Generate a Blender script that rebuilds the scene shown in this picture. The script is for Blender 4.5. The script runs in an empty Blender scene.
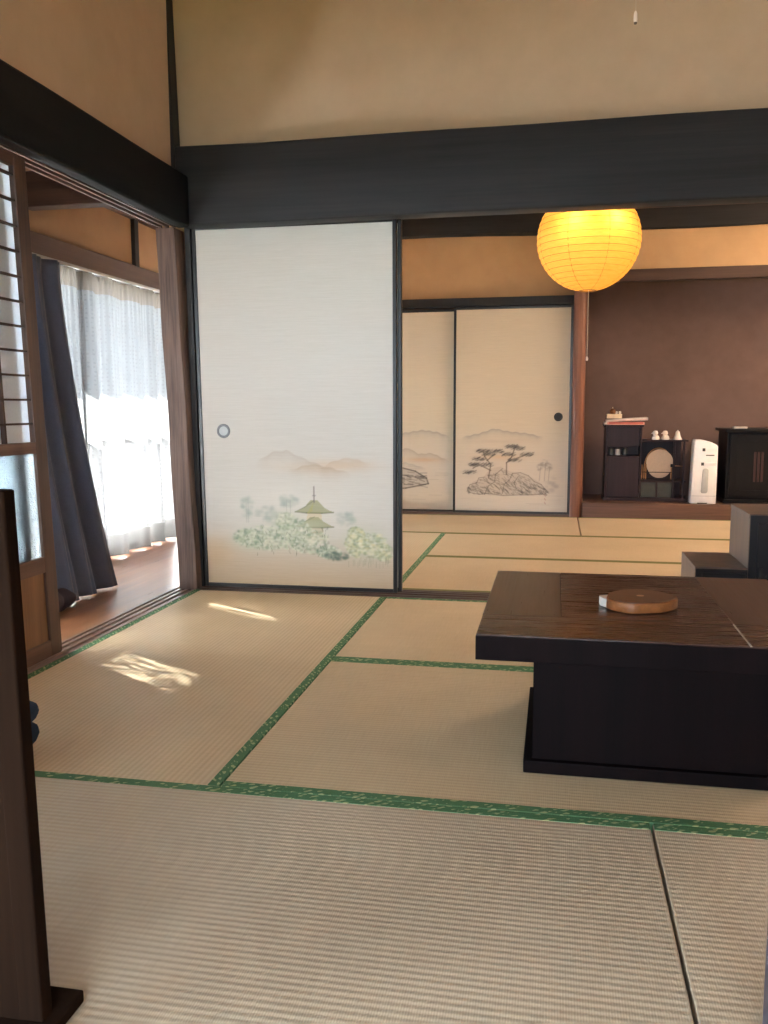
import bpy, bmesh, math, random
import numpy as np
from mathutils import Vector, Matrix

SC = bpy.context.scene
COL = SC.collection
PI = math.pi
random.seed(7)

# ------------------------------------------------------------------ helpers
def lin(c):
    c = c / 255.0
    return c / 12.92 if c <= 0.04045 else ((c + 0.055) / 1.055) ** 2.4
def S(r, g, b): return (lin(r), lin(g), lin(b), 1.0)

class MB:
    """collects shapes into one mesh"""
    def __init__(self): self.bm = bmesh.new()
    def box(self, x0, x1, y0, y1, z0, z1, bev=0.0, seg=2, M=None):
        bm = bmesh.new()
        bmesh.ops.create_cube(bm, size=1.0)
        for v in bm.verts:
            v.co = Vector(((x0 + x1) / 2 + v.co.x * (x1 - x0), (y0 + y1) / 2 + v.co.y * (y1 - y0), (z0 + z1) / 2 + v.co.z * (z1 - z0)))
        if bev > 0:
            bmesh.ops.bevel(bm, geom=bm.edges[:], offset=bev, segments=seg, profile=0.5, affect='EDGES')
        self.add(bm, M); return self
    def add(self, bm, M=None):
        if M is not None: bm.transform(M)
        me = bpy.data.meshes.new('tmp'); bm.to_mesh(me); bm.free()
        self.bm.from_mesh(me); bpy.data.meshes.remove(me)
    def cyl(self, p0, p1, r0, r1=None, n=16, caps=True):
        r1 = r0 if r1 is None else r1
        p0, p1 = Vector(p0), Vector(p1); d = p1 - p0
        bm = bmesh.new()
        bmesh.ops.create_cone(bm, cap_ends=caps, segments=n, radius1=r0, radius2=r1, depth=d.length)
        q = Vector((0, 0, 1)).rotation_difference(d.normalized())
        self.add(bm, Matrix.Translation((p0 + p1) / 2) @ q.to_matrix().to_4x4()); return self
    def tube(self, pts, r, n=8):
        pts = [Vector(p) for p in pts]
        bm = bmesh.new(); rings = []
        for i, p in enumerate(pts):
            t = (pts[min(i + 1, len(pts) - 1)] - pts[max(i - 1, 0)]).normalized()
            a = t.orthogonal().normalized() if i == 0 else (rings_a - t * rings_a.dot(t)).normalized()
            rings_a = a; b = t.cross(a)
            rr = r[i] if isinstance(r, (list, tuple)) else r
            rings.append([bm.verts.new(p + (a * math.cos(2 * PI * k / n) + b * math.sin(2 * PI * k / n)) * rr) for k in range(n)])
        for i in range(len(rings) - 1):
            for k in range(n):
                bm.faces.new((rings[i][k], rings[i][(k + 1) % n], rings[i + 1][(k + 1) % n], rings[i + 1][k]))
        bm.faces.new(rings[0][::-1]); bm.faces.new(rings[-1])
        self.add(bm); return self
    def lathe(self, prof, c=(0, 0, 0), n=24, axis=None):
        bm = bmesh.new(); rings = []
        for (r, z) in prof:
            if r < 1e-6: rings.append([bm.verts.new((0, 0, z))])
            else: rings.append([bm.verts.new((r * math.cos(2 * PI * k / n), r * math.sin(2 * PI * k / n), z)) for k in range(n)])
        for i in range(len(rings) - 1):
            A, B = rings[i], rings[i + 1]
            for k in range(n):
                k2 = (k + 1) % n
                if len(A) == 1 and len(B) == 1: continue
                if len(A) == 1: bm.faces.new((A[0], B[k2], B[k]))
                elif len(B) == 1: bm.faces.new((A[k], A[k2], B[0]))
                else: bm.faces.new((A[k], A[k2], B[k2], B[k]))
        M = Matrix.Translation(c)
        if axis is not None:
            M = M @ Vector((0, 0, 1)).rotation_difference(Vector(axis).normalized()).to_matrix().to_4x4()
        self.add(bm, M); return self
    def prism(self, pts, z0, z1, M=None, bev=0.0):
        bm = bmesh.new()
        f = bm.faces.new([bm.verts.new((x, y, z0)) for x, y in pts])
        r = bmesh.ops.extrude_face_region(bm, geom=[f])
        for g in r['geom']:
            if isinstance(g, bmesh.types.BMVert): g.co.z = z1
        bmesh.ops.recalc_face_normals(bm, faces=bm.faces[:])
        if bev > 0:
            bmesh.ops.bevel(bm, geom=bm.edges[:], offset=bev, segments=2, profile=0.5, affect='EDGES')
        self.add(bm, M); return self
    def warp(self, fn):
        for v in self.bm.verts: v.co = Vector(fn(v.co.x, v.co.y, v.co.z))
        return self
    def build(self, name, mat, parent=None, smooth=False, loc=None):
        bmesh.ops.recalc_face_normals(self.bm, faces=self.bm.faces[:])
        me = bpy.data.meshes.new(name); self.bm.to_mesh(me); self.bm.free()
        me.materials.append(mat)
        if smooth:
            me.polygons.foreach_set('use_smooth', [True] * len(me.polygons))
            try: me.set_sharp_from_angle(angle=math.radians(40))
            except Exception: pass
        o = bpy.data.objects.new(name, me); COL.objects.link(o)
        if loc: o.location = loc
        if parent: o.parent = parent
        return o

def B(*a, **k): return MB().box(*a, **k)
def tag(o, label, cat, group=None, kind=None):
    o['label'] = label; o['category'] = cat
    if group: o['group'] = group
    if kind: o['kind'] = kind
    return o
def thing(name, label, cat, loc=(0, 0, 0), rz=0.0, group=None, kind=None):
    o = bpy.data.objects.new(name, None); COL.objects.link(o)
    o.empty_display_size = 0.05
    o.location = loc; o.rotation_euler = (0, 0, rz)
    return tag(o, label, cat, group, kind)
def struct(o, label, cat): return tag(o, label, cat, None, 'structure')

def grid_mesh(name, P, mat, parent=None, col=None, uv=None, smooth=True, solid=0.0):
    """P: (n,m,3) array of points -> quad sheet; col: (n,m,3) linear colours"""
    n, m = P.shape[:2]
    me = bpy.data.meshes.new(name)
    idx = np.arange(n * m).reshape(n, m)
    F = np.stack([idx[:-1, :-1], idx[:-1, 1:], idx[1:, 1:], idx[1:, :-1]], -1).reshape(-1, 4)
    me.from_pydata(P.reshape(-1, 3).tolist(), [], F.tolist())
    if col is not None:
        a = me.color_attributes.new('paint', 'FLOAT_COLOR', 'POINT')
        c = np.ones((n * m, 4), np.float32); c[:, :3] = col.reshape(-1, 3)
        a.data.foreach_set('color', c.ravel())
    if uv is not None:
        l = me.uv_layers.new(name='UVMap')
        vi = np.empty(len(me.loops), np.int32); me.loops.foreach_get('vertex_index', vi)
        l.data.foreach_set('uv', uv.reshape(-1, 2)[vi].astype(np.float32).ravel())
    me.materials.append(mat)
    if smooth: me.polygons.foreach_set('use_smooth', [True] * len(me.polygons))
    o = bpy.data.objects.new(name, me); COL.objects.link(o)
    if parent: o.parent = parent
    if solid:
        md = o.modifiers.new('thickness', 'SOLIDIFY'); md.thickness = solid; md.offset = 0
    return o

# ------------------------------------------------------------------ materials
class NT:
    def __init__(self, name):
        self.m = bpy.data.materials.new(name); self.m.use_nodes = True
        self.t = self.m.node_tree; self.t.nodes.clear()
        self.out = self.t.nodes.new('ShaderNodeOutputMaterial')
    def n(self, typ, **kw):
        nd = self.t.nodes.new('ShaderNode' + typ)
        for k, v in kw.items():
            if k.startswith('_'): setattr(nd, k[1:], v)
            else:
                key = int(k[1:]) if (k[0] == 'i' and k[1:].isdigit()) else k.replace('__', ' ')
                self.put(nd, key, v)
        return nd
    def put(self, nd, key, v):
        s = nd.inputs[key]
        if isinstance(v, bpy.types.NodeSocket): self.t.links.new(v, s)
        elif isinstance(v, bpy.types.Node): self.t.links.new(v.outputs[0], s)
        else: s.default_value = v
    def mapping(self, scale=(1, 1, 1), loc=(0, 0, 0), coord='Object', rot=(0, 0, 0)):
        tc = self.n('TexCoord'); mp = self.n('Mapping')
        self.t.links.new(tc.outputs[coord], mp.inputs['Vector'])
        mp.inputs['Scale'].default_value = scale; mp.inputs['Location'].default_value = loc; mp.inputs['Rotation'].default_value = rot
        return mp
    def noise(self, vec, scale, detail=4, rough=0.55, dist=0.0):
        return self.n('TexNoise', Vector=vec, Scale=scale, Detail=detail, Roughness=rough, Distortion=dist)
    def ramp(self, fac, stops):
        r = self.n('ValToRGB'); self.put(r, 'Fac', fac)
        e = r.color_ramp.elements
        while len(e) < len(stops): e.new(0.5)
        for el, (p, c) in zip(e, stops):
            el.position = p; el.color = c if len(c) == 4 else (*c, 1)
        return r
    def mix(self, fac, a, b, blend='MIX'):
        nd = self.t.nodes.new('ShaderNodeMix'); nd.data_type = 'RGBA'; nd.blend_type = blend
        self.put(nd, 0, fac); self.put(nd, 6, a); self.put(nd, 7, b)
        return nd.outputs[2]
    def math(self, op, a, b=0.0, clamp=False):
        nd = self.n('Math', _operation=op, _use_clamp=clamp); self.put(nd, 0, a); self.put(nd, 1, b); return nd.outputs[0]
    def bump(self, h, strength=0.3, dist=0.002):
        return self.n('Bump', Height=h, Strength=strength, Distance=dist)
    def surf(self, sh):
        self.t.links.new(sh.outputs[0] if isinstance(sh, bpy.types.Node) else sh, self.out.inputs['Surface']); return self.m
    def pbr(self, col, rough=0.5, bump=None, spec=0.5, metal=0.0, **kw):
        p = self.n('BsdfPrincipled')
        self.put(p, 'Base Color', col); self.put(p, 'Roughness', rough); self.put(p, 'Specular IOR Level', spec); self.put(p, 'Metallic', metal)
        if bump is not None: self.put(p, 'Normal', bump)
        for k, v in kw.items(): self.put(p, k.replace('__', ' '), v)
        return p

def wood(name, c1, c2, axis='x', rough=0.5, scale=1.0, bump=0.25, spec=0.4, ring=18.0, seed=0.0, coord='Object'):
    N = NT(name)
    st = {'x': (0.06, 1, 1), 'y': (1, 0.06, 1), 'z': (1, 1, 0.06)}[axis]
    mp = N.mapping([s * scale for s in st], (seed, seed * .7, seed * 1.3), coord)
    g = N.noise(mp, ring, 5, 0.6, 0.6)
    mp2 = N.mapping([s * scale for s in {'x': (0.02, 1, 1), 'y': (1, 0.02, 1), 'z': (1, 1, 0.02)}[axis]], (seed + 3, 1, 2), coord)
    f = N.noise(mp2, ring * 9, 3, 0.7)
    big = N.noise(N.mapping((1, 1, 1), (seed, 0, 0), coord), 2.2, 3)
    mixv = N.math('ADD', N.math('MULTIPLY', g.outputs[0], 0.6), N.math('MULTIPLY', f.outputs[0], 0.4))
    mid = tuple((a + b) / 2 for a, b in zip(c1, c2))
    r = N.ramp(mixv, [(0.34, c1), (0.5, mid), (0.66, c2)])
    c = N.mix(N.math('MULTIPLY', big.outputs[0], 0.35), r.outputs[0], c1, 'MIX')
    return N.surf(N.pbr(c, N.math('ADD', N.math('MULTIPLY', f.outputs[0], 0.15), rough - 0.07), N.bump(mixv, bump, 0.003), spec))

def plaster(name, c, c2, rough=0.92, grain=260):
    N = NT(name); mp = N.mapping()
    a = N.noise(mp, 1.3, 4); b = N.noise(mp, grain, 3, 0.7); d = N.noise(mp, 9, 5)
    f = N.math('ADD', N.math('MULTIPLY', a.outputs[0], 0.6), N.math('MULTIPLY', d.outputs[0], 0.4))
    r = N.ramp(f, [(0.35, c), (0.65, c2)])
    return N.surf(N.pbr(r.outputs[0], rough, N.bump(b.outputs[0], 0.25, 0.002), 0.15))

def flat(name, c, rough=0.5, spec=0.5, metal=0.0, var=0.12, nscale=30, bump=0.0, **kw):
    N = NT(name); mp = N.mapping(); a = N.noise(mp, nscale, 4)
    d = tuple(x * (1 - var) for x in c[:3]) + (1,); e = tuple(min(1, x * (1 + var)) for x in c[:3]) + (1,)
    r = N.ramp(a.outputs[0], [(0.3, d), (0.7, e)])
    return N.surf(N.pbr(r.outputs[0], rough, N.bump(a.outputs[0], bump, 0.002) if bump else None, spec, metal, **kw))

def tatami(name, c1, c2, c3):
    N = NT(name)
    tc = N.n('TexCoord'); sep = N.n('SeparateXYZ', Vector=tc.outputs['Object'])
    wob = N.noise(N.mapping((0.5, 2, 1)), 3, 2)
    y = N.math('ADD', sep.outputs[1], N.math('MULTIPLY', wob.outputs[0], 0.004))
    rid = N.math('SINE', N.math('MULTIPLY', y, 2 * PI / 0.0158))           # raised ribs along the mat
    rid01 = N.math('ADD', N.math('MULTIPLY', rid, 0.5), 0.5)
    rush = N.math('SINE', N.math('MULTIPLY', sep.outputs[0], 2 * PI / 0.0042))
    fib = N.noise(N.mapping((220, 9, 1)), 1.0, 3, 0.7)
    spots = N.noise(N.mapping((1, 1, 1)), 2.3, 5)
    long = N.noise(N.mapping((0.7, 26, 1)), 1.6, 3)
    f = N.math('ADD', N.math('MULTIPLY', fib.outputs[0], 0.45), N.math('MULTIPLY', spots.outputs[0], 0.55))
    r = N.ramp(f, [(0.35, c1), (0.68, c2)])
    groove = N.math('MULTIPLY', N.math('SUBTRACT', 1.0, rid01), N.math('ADD', N.math('MULTIPLY', long.outputs[0], 0.42), 0.06))
    c = N.mix(groove, r.outputs[0], c3)
    h = N.math('ADD', N.math('MULTIPLY', rid01, 1.0), N.math('ADD', N.math('MULTIPLY', rush, 0.12), N.math('MULTIPLY', fib.outputs[0], 0.4)))
    return N.surf(N.pbr(c, 0.55, N.bump(h, 0.4, 0.0014), 0.32))

def heri(name):
    N = NT(name); mp = N.mapping((1, 1, 1))
    ck = N.n('TexWave', Vector=N.mapping((1, 1, 1), rot=(0, 0, 0.9)), Scale=20, Distortion=3.0, Detail=2, **{'Detail__Scale': 2.0})
    ck2 = N.n('TexVoronoi', Vector=N.mapping((1, 2.2, 1)), Scale=40)
    weave = N.noise(N.mapping((500, 500, 1)), 1, 2)
    f = N.math('MULTIPLY', N.math('GREATER_THAN', ck.outputs[1], 0.5), N.math('LESS_THAN', ck2.outputs[0], 0.42))
    base = N.ramp(weave.outputs[0], [(0.3, S(58, 98, 66)), (0.7, S(94, 134, 94))])
    c = N.mix(N.math('MULTIPLY', f, 0.75), base.outputs[0], S(176, 186, 138))
    return N.surf(N.pbr(c, 0.75, N.bump(weave.outputs[0], 0.3, 0.001), 0.2))

def painted_paper(name, rough=0.6):
    N = NT(name)
    a = N.n('VertexColor', _layer_name='paint')
    fib = N.noise(N.mapping((4, 1, 210)), 1.0, 3, 0.7)
    fib2 = N.noise(N.mapping((18, 1, 640)), 1.0, 2, 0.7)
    f = N.math('ADD', N.math('MULTIPLY', fib.outputs[0], 0.6), N.math('MULTIPLY', fib2.outputs[0], 0.4))
    r = N.ramp(f, [(0.3, (0.86, 0.85, 0.83, 1)), (0.7, (1, 1, 1, 1))])
    c = N.mix(1.0, a.outputs[0], r.outputs[0], 'MULTIPLY')
    return N.surf(N.pbr(c, rough, N.bump(f, 0.12, 0.001), 0.2))

def translucent(name, c, trans=0.5, clear=0.0, rough_noise=0.0, nscale=200, pattern=None):
    N = NT(name)
    nz = N.noise(N.mapping(), nscale, 3)
    col = N.ramp(nz.outputs[0], [(0.3, tuple(x * (1 - rough_noise) for x in c[:3]) + (1,)), (0.7, c)])
    d = N.n('BsdfDiffuse', Color=col.outputs[0]); t = N.n('BsdfTranslucent', Color=col.outputs[0])
    m = N.n('MixShader', i0=trans); N.put(m, 1, d); N.put(m, 2, t)
    if clear:
        tr = N.n('BsdfTransparent'); m2 = N.n('MixShader')
        N.put(m2, 0, pattern(N) if pattern else clear); N.put(m2, 1, m); N.put(m2, 2, tr); m = m2
    return N.surf(m)

def lace_pattern(N, k=.72):
    tc = N.n('TexCoord'); uv = tc.outputs['UV']
    mp = N.n('Mapping', Vector=uv); mp.inputs['Scale'].default_value = (1, 1, 1)
    v = N.n('TexVoronoi', Vector=mp, Scale=40); v.inputs['Randomness'].default_value = 0.5
    w = N.n('TexVoronoi', Vector=mp, Scale=10)
    m2 = N.n('Mapping', Vector=uv); m2.inputs['Scale'].default_value = (1, .16, 1)
    st = N.noise(m2, 58, 3, 0.65)                      # vertical threads, denser and looser
    dots = N.math('LESS_THAN', v.outputs[0], 0.33)
    big = N.math('LESS_THAN', w.outputs[0], 0.28)
    op = N.math('MAXIMUM', N.math('MULTIPLY', dots, 0.7), N.math('MULTIPLY', big, 0.0))
    thr = N.math('MULTIPLY', N.math('SUBTRACT', st.outputs[0], 0.44), 5.0, True)
    return N.math('MULTIPLY', N.math('MULTIPLY', thr, N.math('SUBTRACT', 1.0, op)), k, True)

M = {}
M['plaster'] = plaster('sand_plaster', S(190, 166, 140), S(202, 178, 152))
M['plaster_warm'] = plaster('ochre_plaster', S(196, 160, 120), S(208, 172, 130))
M['toko'] = plaster('brown_plaster', S(108, 88, 80), S(120, 98, 90), grain=180)
M['black_beam'] = wood('smoked_black_timber', S(32, 31, 33), S(52, 51, 53), 'x', 0.6, 1, 0.5, 0.22, 10)
M['black_beam_y'] = wood('smoked_black_timber_y', S(17, 17, 17), S(30, 30, 30), 'y', 0.7, 1, 0.5, 0.15, 10)
M['black_post'] = wood('smoked_black_post', S(24, 23, 23), S(42, 40, 39), 'z', 0.55, 1, 0.4, 0.4, 12)
M['brown_x'] = wood('aged_brown_wood_x', S(58, 40, 33), S(92, 68, 56), 'x', 0.5, 1, 0.3, 0.4, 14)
M['brown_y'] = wood('aged_brown_wood_y', S(74, 52, 44), S(112, 84, 70), 'y', 0.5, 1, 0.3, 0.4, 14)
M['brown_z'] = wood('aged_brown_wood_z', S(60, 42, 35), S(98, 73, 60), 'z', 0.5, 1, 0.3, 0.4, 14)
M['kumiko'] = wood('lattice_wood', S(52, 38, 34), S(82, 62, 54), 'z', 0.6, 1, 0.2, 0.3, 20)
M['pillar'] = wood('weathered_pillar_wood', S(70, 56, 52), S(140, 116, 104), 'z', 0.6, 1, 0.7, 0.35, 26)
M['red_pillar'] = wood('reddish_pillar_wood', S(96, 58, 44), S(150, 98, 74), 'z', 0.45, 1, 0.3, 0.4, 16)
M['toko_wood'] = wood('alcove_board_wood', S(78, 54, 44), S(120, 88, 72), 'x', 0.4, 1, 0.3, 0.4, 16)
M['plaster_dim'] = plaster('veranda_plaster', S(172, 138, 108), S(184, 150, 118))
M['sill'] = wood('worn_sill_wood', S(104, 82, 72), S(150, 126, 112), 'y', 0.35, 1, 0.2, 0.5, 18)
M['engawa'] = wood('veranda_boards', S(128, 84, 56), S(176, 124, 84), 'y', 0.30, 1, 0.15, 0.5, 12)
M['koshi'] = wood('wainscot_wood', S(96, 68, 46), S(134, 98, 68), 'z', 0.55, 1, 0.2, 0.35, 14)
M['lacquer'] = flat('black_lacquer_frame', S(26, 24, 24), 0.35, 0.5, 0, 0.2)
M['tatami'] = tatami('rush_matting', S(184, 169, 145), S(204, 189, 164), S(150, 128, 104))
M['tatami_warm'] = tatami('rush_matting_honey', S(190, 168, 134), S(206, 184, 150), S(168, 144, 110))  # warmer straw colour for the rear mats and the base floor
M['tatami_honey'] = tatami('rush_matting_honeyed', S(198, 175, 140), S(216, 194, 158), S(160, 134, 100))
M['heri'] = heri('green_border_brocade')
M['heri_olive'] = flat('olive_border_cloth', S(112, 112, 66), 0.8, 0.2, 0, 0.15, 300)
M['paint'] = painted_paper('painted_fusuma_paper')
M['shoji'] = translucent('shoji_paper', (0.78, 0.82, 0.86, 1), 0.42, 0, 0.06, 120)
def lace_cloth(name, k):
    """sheer cloth with woven spots and a thicker hem and heading"""
    N = NT(name); uv = N.n('TexCoord').outputs['UV']; sep = N.n('SeparateXYZ', Vector=uv)
    mp = N.n('Mapping', Vector=uv); mp.inputs['Scale'].default_value = (1, 1, 1)
    v = N.n('TexVoronoi', Vector=mp, Scale=40); v.inputs['Randomness'].default_value = .25
    w_ = N.n('TexVoronoi', Vector=mp, Scale=7)
    spot = N.math('MAXIMUM', N.math('LESS_THAN', v.outputs[0], .24), N.math('MULTIPLY', N.math('LESS_THAN', w_.outputs[0], .22), .3))
    hem = N.math('MAXIMUM', N.math('GREATER_THAN', sep.outputs[1], 1.52), N.math('LESS_THAN', sep.outputs[1], .07))
    dense = N.math('MAXIMUM', N.math('MULTIPLY', spot, .38), hem)
    col = N.mix(dense, (.19, .19, .19, 1), (.13, .125, .12, 1))
    col = N.mix(N.math('LESS_THAN', sep.outputs[1], .10), col, (.16, .135, .11, 1))
    d = N.n('BsdfDiffuse', Color=col); t = N.n('BsdfTranslucent', Color=col)
    m = N.n('MixShader', i0=.5); N.put(m, 1, d); N.put(m, 2, t)
    m2 = N.n('MixShader'); N.put(m2, 0, N.math('MULTIPLY', lace_pattern(N, k), N.math('SUBTRACT', 1.0, hem))); N.put(m2, 1, m); N.put(m2, 2, N.n('BsdfTransparent'))
    return N.surf(m2)
M['lace'] = lace_cloth('lace_fabric', .04)
M['lace_loose'] = translucent('loose_lace_fabric', (0.3, 0.3, 0.3, 1), 0.5, 0.3, 0.05, 300, lambda N: lace_pattern(N, .20))
M['frost'] = translucent('frosted_pane', (0.74, 0.76, 0.77, 1), 0.85, 0.04, 0.02, 60)
M['drape'] = flat('charcoal_curtain_cloth', S(86, 94, 116), 0.85, 0.15, 0, 0.25, 400, 0.2, Sheen__Weight=0.2)
M['drape2'] = flat('plum_curtain_cloth', S(56, 46, 52), 0.85, 0.15, 0, 0.2, 400, 0.2)
M['alu'] = flat('aluminium', S(170, 172, 172), 0.35, 0.5, 0.8, 0.05)
M['metal'] = flat('pewter', S(112, 114, 116), 0.5, 0.4, 0.2, 0.15, 80)
M['iron'] = flat('dark_iron', S(40, 38, 36), 0.45, 0.5, 0.6, 0.2, 80)
M['table'] = wood('dark_lacquered_table_x', S(30, 18, 17), S(72, 46, 38), 'x', 0.27, 1, 0.3, 0.5, 22)
M['table_y'] = wood('dark_lacquered_table_y', S(48, 34, 30), S(86, 64, 56), 'y', 0.30, 1, 0.25, 0.5, 22)
M['table_body'] = wood('black_table_side', S(10, 7, 8), S(24, 14, 15), 'z', 0.6, 1, 0.15, 0.05, 16)
M['chest_frame'] = wood('grey_brown_chest_wood', S(72, 60, 54), S(116, 92, 78), 'z', 0.42, 1, 0.2, 0.45, 18)
M['chest_black'] = flat('black_chest_front', S(16, 16, 21), 0.4, 0.25, 0, 0.2)
M['rosewood'] = wood('rosewood', S(38, 24, 26), S(58, 38, 40), 'x', 0.45, 1, 0.15, 0.25, 18)
M['rosewood_z'] = wood('rosewood_z', S(36, 23, 26), S(54, 36, 40), 'z', 0.45, 1, 0.15, 0.25, 18)
M['ebony'] = wood('ebony', S(11, 10, 11), S(22, 19, 20), 'z', 0.45, 1, 0.2, 0.2, 16)
M['carved_red'] = wood('carved_red_wood', S(50, 28, 24), S(74, 42, 36), 'z', 0.4, 1, 0.4, 0.45, 22)
M['white_plastic'] = flat('white_plastic', S(240, 240, 238), 0.32, 0.5, 0, 0.03)
M['grey_plastic'] = flat('grey_plastic', S(176, 180, 180), 0.4, 0.5, 0, 0.05)
M['dark_plastic'] = flat('dark_slot_plastic', S(58, 54, 52), 0.5)
M['porcelain'] = flat('white_porcelain', S(226, 214, 202), 0.25, 0.5, 0, 0.05)
M['bamboo'] = wood('bamboo', S(170, 118, 78), S(204, 156, 108), 'z', 0.4, 1, 0.1, 0.4, 14)
M['fan_paper'] = flat('tan_fan_paper', S(206, 184, 162), 0.7, 0.2, 0, 0.05, 60)
M['glass_dark'] = flat('smoky_glass', S(70, 78, 78), 0.12, 0.6, 0, 0.1)
M['cream'] = flat('cream_card', S(226, 208, 176), 0.6)
M['mag_white'] = flat('white_magazine_paper', S(222, 206, 196), 0.5)
M['mag_pink'] = flat('pink_magazine_cover', S(214, 150, 136), 0.45)
M['mag_red'] = flat('red_magazine_spine', S(176, 70, 56), 0.45)
M['slice_top'] = wood('log_slice_face', S(74, 50, 38), S(108, 76, 56), 'x', 0.35, 1, 0.2, 0.5, 16)
M['bark'] = wood('log_slice_bark', S(104, 60, 30), S(160, 100, 52), 'x', 0.45, 1, 0.5, 0.4, 30)
M['white_bark'] = flat('pale_bark_chip', S(206, 196, 184), 0.6)
M['screen'] = wood('dark_screen_wood', S(25, 16, 11), S(40, 27, 19), 'z', 0.9, 1, 0.15, 0.02, 14)
M['blue'] = flat('navy_cloth', S(34, 50, 72), 0.85, 0.15, 0, 0.2, 300, 0.2)
M['violet'] = flat('grey_violet_paint', S(64, 59, 68), 0.5)
M['string'] = flat('white_cord', S(214, 200, 176), 0.7)
M['knob'] = flat('pale_pull_knob', S(226, 206, 190), 0.4)
M['knob_dark'] = flat('brown_pull_tip', S(96, 78, 60), 0.5)
M['wire'] = flat('lantern_wire', S(150, 104, 30), 0.6)
M['ground'] = plaster('garden_gravel', S(206, 205, 202), S(222, 221, 218))
M['eave'] = wood('eave_boards', S(90, 74, 62), S(120, 100, 84), 'y', 0.7)
M['dark_ground'] = flat('dark_ground_green', S(60, 84, 52), 0.9, 0.2, 0, 0.4, 14, 0.8)  # unseen ground, made dark to keep bounce off the upper wall
M['dark_ceiling'] = wood('dark_ceiling_boards', S(66, 48, 38), S(96, 72, 58), 'y', 0.6, 1, 0.2, 0.3, 12)

def glass_clear():
    N = NT('clear_pane'); t = N.n('BsdfTransparent', Color=(0.93, 0.96, 0.96, 1)); g = N.n('BsdfGlossy', Roughness=0.02)
    fr = N.n('Fresnel', IOR=1.45); m = N.n('MixShader'); N.put(m, 0, N.math('MULTIPLY', fr.outputs[0], 0.8)); N.put(m, 1, t); N.put(m, 2, g)
    return N.surf(m)
M['clear'] = glass_clear()
def glass_patterned():
    N = NT('patterned_pane')
    v = N.n('TexVoronoi', Vector=N.mapping(), Scale=170, _feature='F1'); nz = N.noise(N.mapping(), 320, 2)
    h = N.math('ADD', v.outputs[0], nz.outputs[0])
    b = N.bump(h, 1.0, 0.05)
    g = N.n('BsdfRefraction', Color=(0.9, 0.95, 0.97, 1), Roughness=0.12, IOR=1.25, Normal=b)
    t = N.n('BsdfTranslucent', Color=(0.85, 0.92, 0.95, 1), Normal=b)
    gl = N.n('BsdfGlossy', Roughness=0.2, Normal=b)
    m = N.n('MixShader', i0=0.3); N.put(m, 1, g); N.put(m, 2, t)
    m2 = N.n('MixShader', i0=0.06); N.put(m2, 1, m); N.put(m2, 2, gl)
    return N.surf(m2)
M['patterned'] = glass_patterned()
def lantern_paper():
    N = NT('lantern_paper')
    nz = N.noise(N.mapping((1, 1, 6)), 26, 4)
    c = N.ramp(nz.outputs[0], [(0.3, S(238, 184, 98)), (0.7, S(246, 198, 116))])
    t = N.n('BsdfTranslucent', Color=c.outputs[0]); d = N.n('BsdfDiffuse', Color=c.outputs[0])
    m = N.n('MixShader', i0=0.65); N.put(m, 1, d); N.put(m, 2, t)
    e = N.n('Emission', Color=(1.0, 0.50, 0.07, 1), Strength=LANTERN)
    a = N.n('AddShader'); N.put(a, 0, m); N.put(a, 1, e)
    return N.surf(a)
LANTERN = .085
M['lantern'] = lantern_paper()
def bulb_mat():
    N = NT('bulb_glow'); return N.surf(N.n('Emission', Color=(1.0, 0.75, 0.38, 1), Strength=3))
M['bulb'] = bulb_mat()

# ------------------------------------------------------------------ painter for the sliding-door paper
class Canvas:
    """metres, origin at the lower-left corner of the paper"""
    def __init__(self, w, h, nx, ny, base):
        self.w, self.h = w, h
        self.X, self.Z = np.meshgrid(np.linspace(0, w, nx), np.linspace(0, h, ny))
        self.C = np.tile(np.array(base[:3], float), (ny, nx, 1))
        self.rng = np.random.default_rng(5)
    def lay(self, a, c):
        a = np.clip(a, 0, 1)[..., None]; self.C = self.C * (1 - a) + np.array(c[:3]) * a
    def blob(self, x, z, rx, rz, c, a=0.5, p=1.0):
        d = ((self.X - x) / rx) ** 2 + ((self.Z - z) / rz) ** 2
        self.lay(a * np.exp(-d ** p), c)
    def ridge(self, pts, c, depth, a=0.5, soft=0.006):
        px, pz = zip(*pts); top = np.interp(self.X, px, pz, left=-9, right=-9)
        top = top + 0.006 * np.sin(self.X * 90) * 0.5
        d = top - self.Z
        fx = np.clip((self.X - px[0]) / 0.06, 0, 1) * np.clip((px[-1] - self.X) / 0.06, 0, 1)
        self.lay(a * fx * np.clip(d / soft + .5, 0, 1) * np.exp(-np.clip(d, 0, None) / depth), c)
    def stroke(self, pts, r, c, a=0.8):
        for (x0, z0), (x1, z1) in zip(pts[:-1], pts[1:]):
            dx, dz = x1 - x0, z1 - z0; L = dx * dx + dz * dz + 1e-9
            t = np.clip(((self.X - x0) * dx + (self.Z - z0) * dz) / L, 0, 1)
            d = np.hypot(self.X - x0 - t * dx, self.Z - z0 - t * dz)
            self.lay(a * np.clip(1.3 - d / r, 0, 1), c)
    def poly(self, pts, c, a=0.8):
        inside = np.zeros(self.X.shape, bool); n = len(pts)
        for i in range(n):
            x0, z0 = pts[i]; x1, z1 = pts[(i + 1) % n]
            if z0 == z1: continue
            cond = ((z0 > self.Z) != (z1 > self.Z)) & (self.X < (x1 - x0) * (self.Z - z0) / (z1 - z0) + x0)
            inside ^= cond
        self.lay(a * inside, c)
    def foliage(self, x, z, rx, rz, cols, n, size, a=0.35):
        for _ in range(n):
            th = self.rng.uniform(0, 2 * PI); q = self.rng.uniform(0, 1) ** 0.5
            self.blob(x + rx * q * math.cos(th), z + rz * q * math.sin(th), size * self.rng.uniform(.6, 1.3), size * self.rng.uniform(.5, 1.0), cols[self.rng.integers(len(cols))], a, 1.5)

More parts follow.
